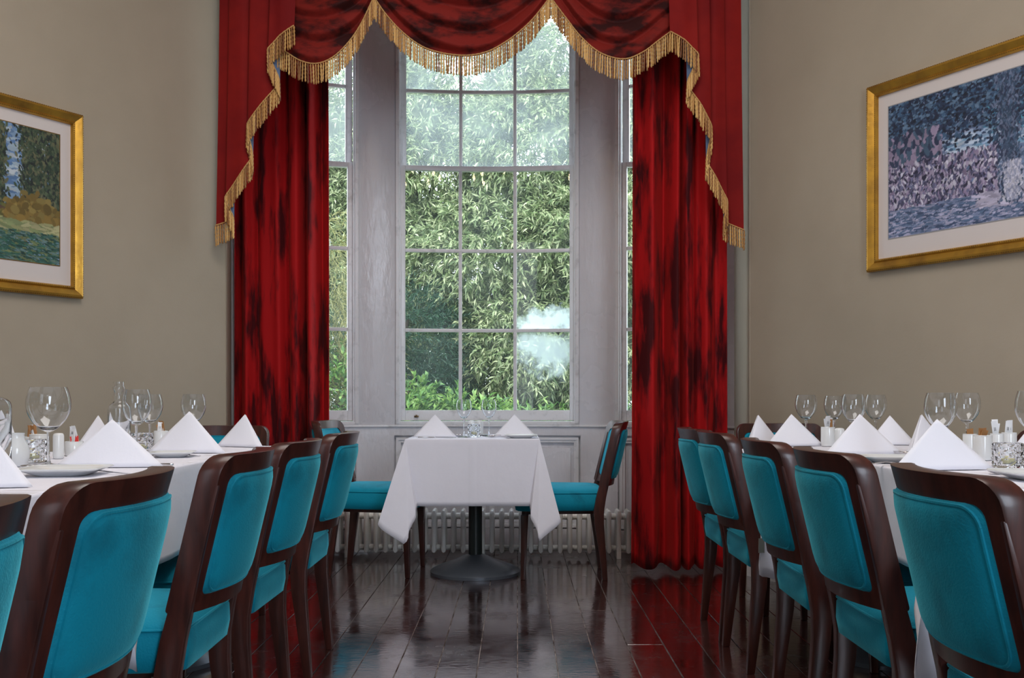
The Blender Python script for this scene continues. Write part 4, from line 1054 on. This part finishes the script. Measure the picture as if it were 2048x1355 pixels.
# ------------------------------------------------------------------ pictures
def paint(kind, nu, nv):
    """generic loosely painted scene as colours on a grid, u right, v up"""
    rs = np.random.RandomState(5 if kind == 'trees' else 9)
    img = np.zeros((nv, nu, 3)); uu, vv = np.meshgrid(np.linspace(0, 1, nu), np.linspace(0, 1, nv))
    def dab(n, ufn, cols, lu, lv, ang=0.0, jit=0.25):
        for _ in range(n):
            u, v = ufn(rs); c = np.array(cols[rs.randint(len(cols))])*(0.85 if kind == 'trees' else 1.0)*(1+rs.uniform(-jit, jit))
            a = ang + rs.uniform(-0.5, 0.5); ca, sa = math.cos(a), math.sin(a)
            su, sv = lu*rs.uniform(0.5, 1.4), lv*rs.uniform(0.5, 1.4); R = max(su, sv)*1.2
            i0, i1 = max(0, int((u-R)*nu)), min(nu, int((u+R)*nu)+2); j0, j1 = max(0, int((v-R)*nv)), min(nv, int((v+R)*nv)+2)
            if i0 >= i1 or j0 >= j1: continue
            du = uu[j0:j1, i0:i1]-u; dv = vv[j0:j1, i0:i1]-v
            m = ((du*ca+dv*sa)/su)**2 + ((-du*sa+dv*ca)/sv)**2 < 1
            img[j0:j1, i0:i1][m] = c
    U = lambda a, b_, c, d: (lambda r: (r.uniform(a, b_), r.uniform(c, d)))
    if kind == 'trees':
        img[:] = (0.18, 0.28, 0.42)
        dab(900, U(0, 1, 0.5, 1), [(0.10,0.20,0.40),(0.35,0.45,0.55),(0.16,0.28,0.48),(0.45,0.5,0.55)], 0.03, 0.015)
        for cx_, w, top in ((0.1,.1,.95), (0.27,.10,1.0), (0.45,.07,.9), (0.645,.055,1.0), (0.85,.09,1.05), (0.97,.08,1.0)):
            dab(1700, lambda r: (r.normal(cx_, w*0.42), r.uniform(0.34, top)), [(0.02,0.04,0.025),(0.04,0.07,0.04),(0.08,0.11,0.06),(0.012,0.02,0.02),(0.13,0.13,0.07)], 0.006, 0.016)
        dab(900, U(0, 1, .27, .40), [(0.12,0.12,0.03),(0.18,0.13,0.03),(0.07,0.10,0.04),(0.10,0.05,0.04)], 0.015, 0.012)
        dab(260, lambda r: (r.normal(.86, .07), r.normal(.36, .05)), [(0.22,0.14,0.03),(0.15,0.10,0.02),(0.26,0.19,0.05)], 0.02, 0.03)
        dab(350, U(0, 1, .2, .29), [(0.30,0.31,0.14),(0.40,0.38,0.20),(0.22,0.27,0.12)], 0.05, 0.012)
        dab(3200, U(0, 1, -0.02, .22), [(0.02,0.09,0.07),(0.03,0.12,0.08),(0.05,0.14,0.12),(0.12,0.20,0.20),(0.01,0.05,0.04),(0.16,0.2,0.08)], 0.022, 0.005, -0.2)
    else:
        img[:] = (0.12, 0.16, 0.28)
        dab(1500, U(0, 1, 0, 1), [(0.10,0.15,0.27),(0.16,0.22,0.36),(0.30,0.34,0.48)], 0.03, 0.015)
        dab(500, U(.35, 1, .50, .64), [(0.28,0.38,0.55),(0.42,0.50,0.62),(0.14,0.28,0.42)], 0.04, 0.01)
        dab(900, U(.55, 1, .62, .95), [(0.05,0.22,0.36),(0.08,0.28,0.40),(0.35,0.45,0.60)], 0.02, 0.02)
        dab(6500, lambda r: (r.uniform(0, .95), min(1.02, r.normal(.86, .13))), [(0.006,0.012,0.03),(0.02,0.04,0.09),(0.04,0.09,0.17),(0.012,0.02,0.05),(0.10,0.17,0.27)], 0.009, 0.010)
        dab(500, lambda r: (r.uniform(0, .3), r.uniform(.4, .75)), [(0.02,0.03,0.07),(0.05,0.09,0.15),(0.25,0.2,0.3)], 0.012, 0.03)
        dab(2300, lambda r: (r.uniform(0, .6), r.uniform(.17, .52)), [(0.22,0.17,0.28),(0.33,0.28,0.40),(0.06,0.06,0.12),(0.13,0.13,0.24),(0.5,0.48,0.58),(0.02,0.02,0.05)], 0.006, 0.02)
        dab(2000, U(0, 1, -.02, .2), [(0.08,0.13,0.23),(0.16,0.2,0.33),(0.35,0.35,0.5),(0.05,0.08,0.16)], 0.02, 0.006)
        dab(200, U(.5, 1, .1, .2), [(0.35,0.33,0.45),(0.45,0.42,0.55)], 0.03, 0.01)
        dab(2200, lambda r: ((lambda v: (r.normal(.655 - .03*(v-.5), .022 + .02*max(0, .3-v)), v))(r.uniform(.12, 1.0))), [(0.03,0.06,0.11),(0.06,0.10,0.18),(0.02,0.03,0.07),(0.12,0.15,0.24)], 0.004, 0.02)
        dab(500, lambda r: (r.normal(.67, .02), r.uniform(.13, .38)), [(0.5,0.5,0.6),(0.3,0.32,0.45)], 0.004, 0.014)
        dab(26, lambda r: ((lambda k: (.835 - .02*k + r.uniform(-.006, .006), .56 + .09*k))(r.uniform(0, 1))), [(0.75,0.78,0.85)], 0.008, 0.016)
    return img
def picture(name, hang, dirv, W, Hh, z0, kind, lb):
    """hang: floor point of the picture's edge nearest the window; dirv: unit vector along the wall away from the window"""
    d = Vector((dirv[0], dirv[1], 0)); nrm = Vector((-d.y, d.x, 0))
    if nrm.dot(-Vector((hang[0], hang[1], 0))) < 0: nrm = -nrm
    flip = (d.cross(nrm).z > 0)
    t = empty(name, (0, 0, 0)); tag(t, lb, 'picture')
    base = Vector((hang[0], hang[1], 0))
    def Q(u, n, z): return base + d*u + nrm*(n+0.006) + Vector((0, 0, z0+z))
    # the frame's moulding, four mitred sides
    prof = [(0.0, 0.0), (0.0, 0.020), (0.006, 0.028), (0.014, 0.030), (0.030, 0.022), (0.040, 0.016), (0.046, 0.022), (0.052, 0.020), (0.056, 0.012), (0.056, 0.004)]
    cor = [(0, 0), (W, 0), (W, Hh), (0, Hh)]; sg = [(1, 1), (-1, 1), (-1, -1), (1, -1)]
    for s in range(4):
        e = (s+1) % 4; b = MB()
        b.rings([[Q(cor[q][0]+sg[q][0]*a, h_, cor[q][1]+sg[q][1]*a) for a, h_ in prof] for q in (s, e)])
        b.build('frame_side', M['gold'], t, angle=0.5)
        # beading along outer and inner edge
        bd = MB(); n = int((Vector(cor[s])-Vector(cor[e])).length/0.011)
        for off, hh_, rr in ((0.004, 0.0255, 0.0034), (0.049, 0.0225, 0.0026)):
            a = Vector((cor[s][0]+sg[s][0]*off, cor[s][1]+sg[s][1]*off)); c = Vector((cor[e][0]+sg[e][0]*off, cor[e][1]+sg[e][1]*off))
            for i in range(n):
                p = a.lerp(c, (i+0.5)/n)
                o_ = Q(p.x, hh_, p.y)
                bd.add([o_+Vector((0,0,rr)), o_+d*rr, o_-d*rr, o_+nrm*rr, o_-Vector((0,0,rr))], [(0,1,3),(0,3,2),(4,3,1),(4,2,3)])
        x = bd.build('beading', M['gold_dark'], t, smooth=False); x['kind'] = 'stuff'
    b = MB(); b.add([Q(0.05, 0.004, 0.05), Q(W-0.05, 0.004, 0.05), Q(W-0.05, 0.004, Hh-0.05), Q(0.05, 0.004, Hh-0.05), Q(0.05, 0, 0.05), Q(W-0.05, 0, 0.05), Q(W-0.05, 0, Hh-0.05), Q(0.05, 0, Hh-0.05)],
                    [(0,1,2,3),(7,6,5,4),(0,4,5,1),(1,5,6,2),(2,6,7,3),(3,7,4,0)])
    b.build('mount', M['mount'], t, smooth=False)
    x0, x1, y0, y1 = 0.115, W-0.115, 0.145, Hh-0.118
    nu = 300; nv = int(nu*(y1-y0)/(x1-x0)); img = paint(kind, nu, nv)
    V = []; 
    for j in range(nv):
        for i in range(nu):
            u = i/(nu-1)
            V.append(Q(x0+(x1-x0)*u, 0.0055, y0+(y1-y0)*j/(nv-1)))
    Fc = [(j*nu+i, j*nu+i+1, (j+1)*nu+i+1, (j+1)*nu+i) for j in range(nv-1) for i in range(nu-1)]
    me = bpy.data.meshes.new('print'); me.from_pydata([tuple(v) for v in V], [], Fc)
    ca = me.color_attributes.new('ink', 'FLOAT_COLOR', 'POINT')
    im = img if kind == 'lake' else img[:, ::-1]
    arr = np.ones((nv*nu, 4)); arr[:, :3] = im.reshape(-1, 3); ca.data.foreach_set('color', arr.ravel())
    m, nt, bs = new_mat('print_' + kind); at = N(nt, 'ShaderNodeAttribute', attribute_name='ink'); nt.links.new(at.outputs['Color'], bs.inputs['Base Color']); bs.inputs['Roughness'].default_value = 0.5
    finish(me, m, False); po = link('print', me, t)
    b = MB(); e = 0.004
    for (a0, a1, c0, c1) in ((x0-e, x1+e, y0-e, y0), (x0-e, x1+e, y1, y1+e), (x0-e, x0, y0, y1), (x1, x1+e, y0, y1)):
        b.add([Q(a0, 0.0058, c0), Q(a1, 0.0058, c0), Q(a1, 0.0058, c1), Q(a0, 0.0058, c1), Q(a0, 0.0042, c0), Q(a1, 0.0042, c0), Q(a1, 0.0042, c1), Q(a0, 0.0042, c1)], [(0,1,2,3),(0,4,5,1),(1,5,6,2),(2,6,7,3),(3,7,4,0)])
    b.build('mount_bevel', M['ink'] if kind == 'lake' else M['gold_dark'], t, smooth=False)
    return t
rd = Vector((0.57, -1.0)).normalized(); ld = Vector((-0.5818, -1.0)).normalized()
picture('framed_picture', (1.27+0.57*0.72, 5.48-0.72), rd, 1.16, 0.875, 1.567, 'lake', 'gilt framed blue toned painting of trees by water on the right wall')
picture('framed_picture', (-2.085, 4.762), ld, 1.10, 0.87, 1.442, 'trees', 'gilt framed green landscape painting of tall trees on the left wall')

# ------------------------------------------------------------------ chandelier (reflected in the glass)
ch = empty('chandelier', (-0.15, 1.2, 3.52)); tag(ch, 'brass chandelier with candle bulbs hanging from the ceiling', 'chandelier')
b = MB(); b.tube([(0, 0, ZC-3.52), (0, 0, 0.1)], 0.006, 8); b.build('chain', M['brass'], ch)
b = MB(); b.lathe([(0.01, 0.12), (0.03, 0.08), (0.02, 0.04), (0.045, 0.0), (0.03, -0.05), (0.008, -0.09)], 20, cap0=True, cap1=True); b.build('body', M['brass'], ch)
for k in range(8):
    a = 2*PI*k/8; R = 0.36; c, s = math.cos(a), math.sin(a)
    b = MB(); b.tube([(0.03*c, 0.03*s, 0), (0.12*c, 0.12*s, -0.07), (0.24*c, 0.24*s, -0.09), (0.33*c, 0.33*s, -0.05), (R*c, R*s, 0.0)], 0.006, 8); arm = b.build('arm', M['brass'], ch)
    b = MB(); b.lathe([(0.008, 0), (0.014, 0.02), (0.017, 0.035), (0.010, 0.06), (0.001, 0.08)], 12, (R*c, R*s, 0.0), cap0=True, cap1=True); b.build('bulb', M['bulb'], arm)

# ------------------------------------------------------------------ garden
b = MB(); b.box(-30, 30, 6.9, 50, -1.3, -1.2); tag(b.build('ground', M['lawn']), kind='structure')
def foliage(name, lumps, n_spray, leaf_l, leaf_w, per, m, parent, droop, seed, face=True, twig=0.22):
    rs = np.random.RandomState(seed)
    w = np.array([l[3]*l[5] for l in lumps]); w = w/w.sum()
    idx = rs.choice(len(lumps), n_spray, p=w); Lm = np.array([l[:6] for l in lumps])[idx]
    v = rs.normal(size=(n_spray, 3)); v /= np.linalg.norm(v, axis=1)[:, None]
    if face: v[:, 1] = np.where(rs.rand(n_spray) < 0.8, -np.abs(v[:, 1]), v[:, 1])
    rad = rs.uniform(0.72, 1.04, n_spray)[:, None]
    base = Lm[:, :3] + v*Lm[:, 3:6]*rad
    out = v + np.array([0, 0, -droop]) + rs.normal(scale=0.35, size=v.shape); out /= np.linalg.norm(out, axis=1)[:, None]
    t = np.repeat(np.linspace(0.1, 1, per)[None, :], n_spray, 0)[..., None]
    pts = base[:, None, :] + out[:, None, :]*t*twig + np.array([0, 0, -0.25*twig*droop])*t**2
    dirs = out[:, None, :] + rs.normal(scale=0.65, size=(n_spray, per, 3)) + np.array([0, 0, -droop*0.5]); dirs /= np.linalg.norm(dirs, axis=2)[..., None]
    up = rs.normal(scale=0.5, size=dirs.shape) + np.array([0, -0.4, 1.0]); side = np.cross(dirs, up); side /= np.linalg.norm(side, axis=2)[..., None]
    nn = np.cross(side, dirs)
    L = leaf_l*rs.uniform(0.65, 1.25, (n_spray, per, 1)); W = leaf_w*rs.uniform(0.8, 1.2, (n_spray, per, 1))
    a = pts; bq = pts + dirs*L*0.45 + side*W*0.5 + nn*W*0.18; c = pts + dirs*L - nn*L*0.12; dq = pts + dirs*L*0.45 - side*W*0.5 + nn*W*0.18
    Vv = np.stack([a, bq, c, dq], axis=2).reshape(-1, 3)
    k = Vv.shape[0]//4; f = np.arange(k)[:, None]*4
    tri = np.concatenate([f + np.array([0, 1, 2]), f + np.array([0, 2, 3])], axis=0)
    me = bpy.data.meshes.new(name); me.vertices.add(len(Vv)); me.vertices.foreach_set('co', Vv.ravel().astype(np.float32))
    me.loops.add(tri.size); me.loops.foreach_set('vertex_index', tri.ravel().astype(np.int32))
    me.polygons.add(len(tri)); me.polygons.foreach_set('loop_start', np.arange(0, tri.size, 3, dtype=np.int32))
    me.update(calc_edges=True); me.validate(); me.materials.append(m)
    o = link(name, me, parent); o['kind'] = 'stuff'; return o
def tree(name, lb, cat, x, y, lumps, n, ll, lw, per, m, droop, seed, trunk_h, trunk_r=0.12, gr=None, twig=0.22):
    t = empty(name, (x, y, -1.2)); tag(t, lb, cat, gr)
    rel = [(a-x, b_-y, c+1.2, d, e, f) for a, b_, c, d, e, f in lumps]
    foliage('foliage', rel, n, ll, lw, per, m, t, droop, seed, twig=twig)
    b = MB(); rnd = random.Random(seed)
    b.tube([(0, 0, 0), (0.05, 0.05, trunk_h*0.4), (-0.05, 0.05, trunk_h*0.8), (0, 0, trunk_h)], [trunk_r, trunk_r*0.8, trunk_r*0.55, trunk_r*0.3], 10); b.build('trunk', M['bark'], t)
    for lmp in rel:
        b = MB(); c = Vector(lmp[:3]); s = Vector((0, 0, max(0.3, min(trunk_h*0.8, c.z-0.4)))); mid = s.lerp(c, 0.5)+Vector((0, 0, 0.15))
        b.tube([s, mid, c], [trunk_r*0.35, trunk_r*0.22, 0.012], 7); b.build('branch', M['bark'], t)
    return t
GTs = 'trees outside the bow window'
tree('evergreen_tree', 'large long leaved evergreen tree filling the middle and right window panes', 'tree', 0.5, 12.0,
     [(0.3, 10.6, 1.5, 0.9, 0.8, 0.75), (1.2, 10.6, 1.0, 0.9, 0.8, 0.7), (0.9, 10.5, 2.6, 0.95, 0.8, 0.6), (-0.2, 10.8, 2.5, 0.85, 0.8, 0.65), (0.3, 10.9, 3.7, 0.95, 0.8, 0.65), (1.3, 10.8, 3.8, 0.95, 0.8, 0.75), (0.8, 11.2, 4.8, 1.1, 0.8, 0.7), (-0.1, 10.4, 0.2, 0.8, 0.6, 0.7), (1.0, 10.3, -0.1, 0.9, 0.6, 0.6), (1.9, 11, 2.4, 0.8, 0.8, 1.2), (2.1, 11.2, 4.2, 0.9, 0.8, 0.8)],
     14000, 0.090, 0.020, 12, M['leaf_oak'], 0.45, 21, 5.0, gr=GTs)
tree('evergreen_tree', 'pale green evergreen tree seen through the left column of panes', 'tree', -1.3, 12.4,
     [(-1.0, 11.2, 2.4, 0.8, 0.7, 0.6), (-1.1, 11.4, 3.6, 0.9, 0.8, 0.8), (-0.5, 11.5, 4.6, 0.9, 0.8, 0.8), (-0.9, 11.2, 1.3, 0.8, 0.7, 0.6), (-1.9, 11.6, 2.9, 0.7, 0.7, 0.9), (-1.8, 11.8, 4.3, 0.8, 0.8, 0.9), (-2.6, 11.9, 3.5, 0.7, 0.8, 1.2)],
     9500, 0.088, 0.019, 12, M['leaf_oak'], 0.4, 33, 5.0, gr=GTs)
tree('fir_tree', 'dark blue green conifer low behind the left panes', 'tree', -1.15, 10.4,
     [(-1.2, 10.3, 1.5, 0.55, 0.5, 0.5), (-1.15, 10.3, 0.9, 0.6, 0.5, 0.5), (-1.1, 10.2, 0.3, 0.7, 0.5, 0.5)], 3000, 0.06, 0.009, 16, M['leaf_fir'], 0.2, 41, 3.0, 0.07, twig=0.3)
tree('laurel_shrub', 'bright yellow green laurel shrub along the bottom of the left panes', 'shrub', -0.9, 9.3,
     [(-1.1, 9.2, 0.75, 0.45, 0.4, 0.36), (-0.5, 9.3, 0.62, 0.45, 0.4, 0.35), (-1.7, 9.3, 0.95, 0.4, 0.4, 0.4), (-1.0, 9.3, 0.1, 0.9, 0.4, 0.5)], 1500, 0.075, 0.032, 8, M['leaf_laurel'], -0.2, 51, 1.4, 0.05, twig=0.14)
tree('twiggy_shrub', 'tangled yellow green twiggy shrub seen through the left side window', 'shrub', -2.0, 9.6,
     [(-2.0, 9.5, 2.2, 0.45, 0.4, 0.5), (-1.95, 9.5, 1.5, 0.45, 0.4, 0.6), (-1.7, 9.7, 1.3, 0.35, 0.4, 0.5)], 800, 0.10, 0.006, 18, M['leaf_willow'], 0.9, 61, 3.2, 0.05, twig=0.45)
tree('laurel_shrub', 'dark laurel shrub low outside the right window', 'shrub', 1.1, 9.4,
     [(1.0, 9.5, 0.45, 0.6, 0.4, 0.45), (1.7, 9.4, 0.7, 0.5, 0.4, 0.5), (0.2, 9.7, 0.4, 0.5, 0.4, 0.45), (2.1, 9.4, 1.6, 0.5, 0.5, 0.9)], 1500, 0.08, 0.026, 8, M['leaf_laurel'], 0.1, 71, 1.3, 0.05, twig=0.16)
for i, (x, y, lb) in enumerate(((-3.2, 14.5, 'tall tree farther back at the left of the garden'), (0.2, 15.0, 'tall tree farther back in the middle of the garden'), (3.4, 14.5, 'tall tree farther back at the right of the garden'))):
    tree('garden_tree', lb, 'tree', x, y, [(x-0.9, y, 1.0, 1.3, 1, 1.2), (x+0.9, y, 1.2, 1.3, 1, 1.3), (x, y, 2.8, 1.6, 1, 1.3), (x-0.5, y, 4.3, 1.4, 1, 1.2)], 2600, 0.16, 0.045, 9, M['leaf_oak'], 0.3, 80+i, 5.5, 0.2, 'distant garden trees', twig=0.35)
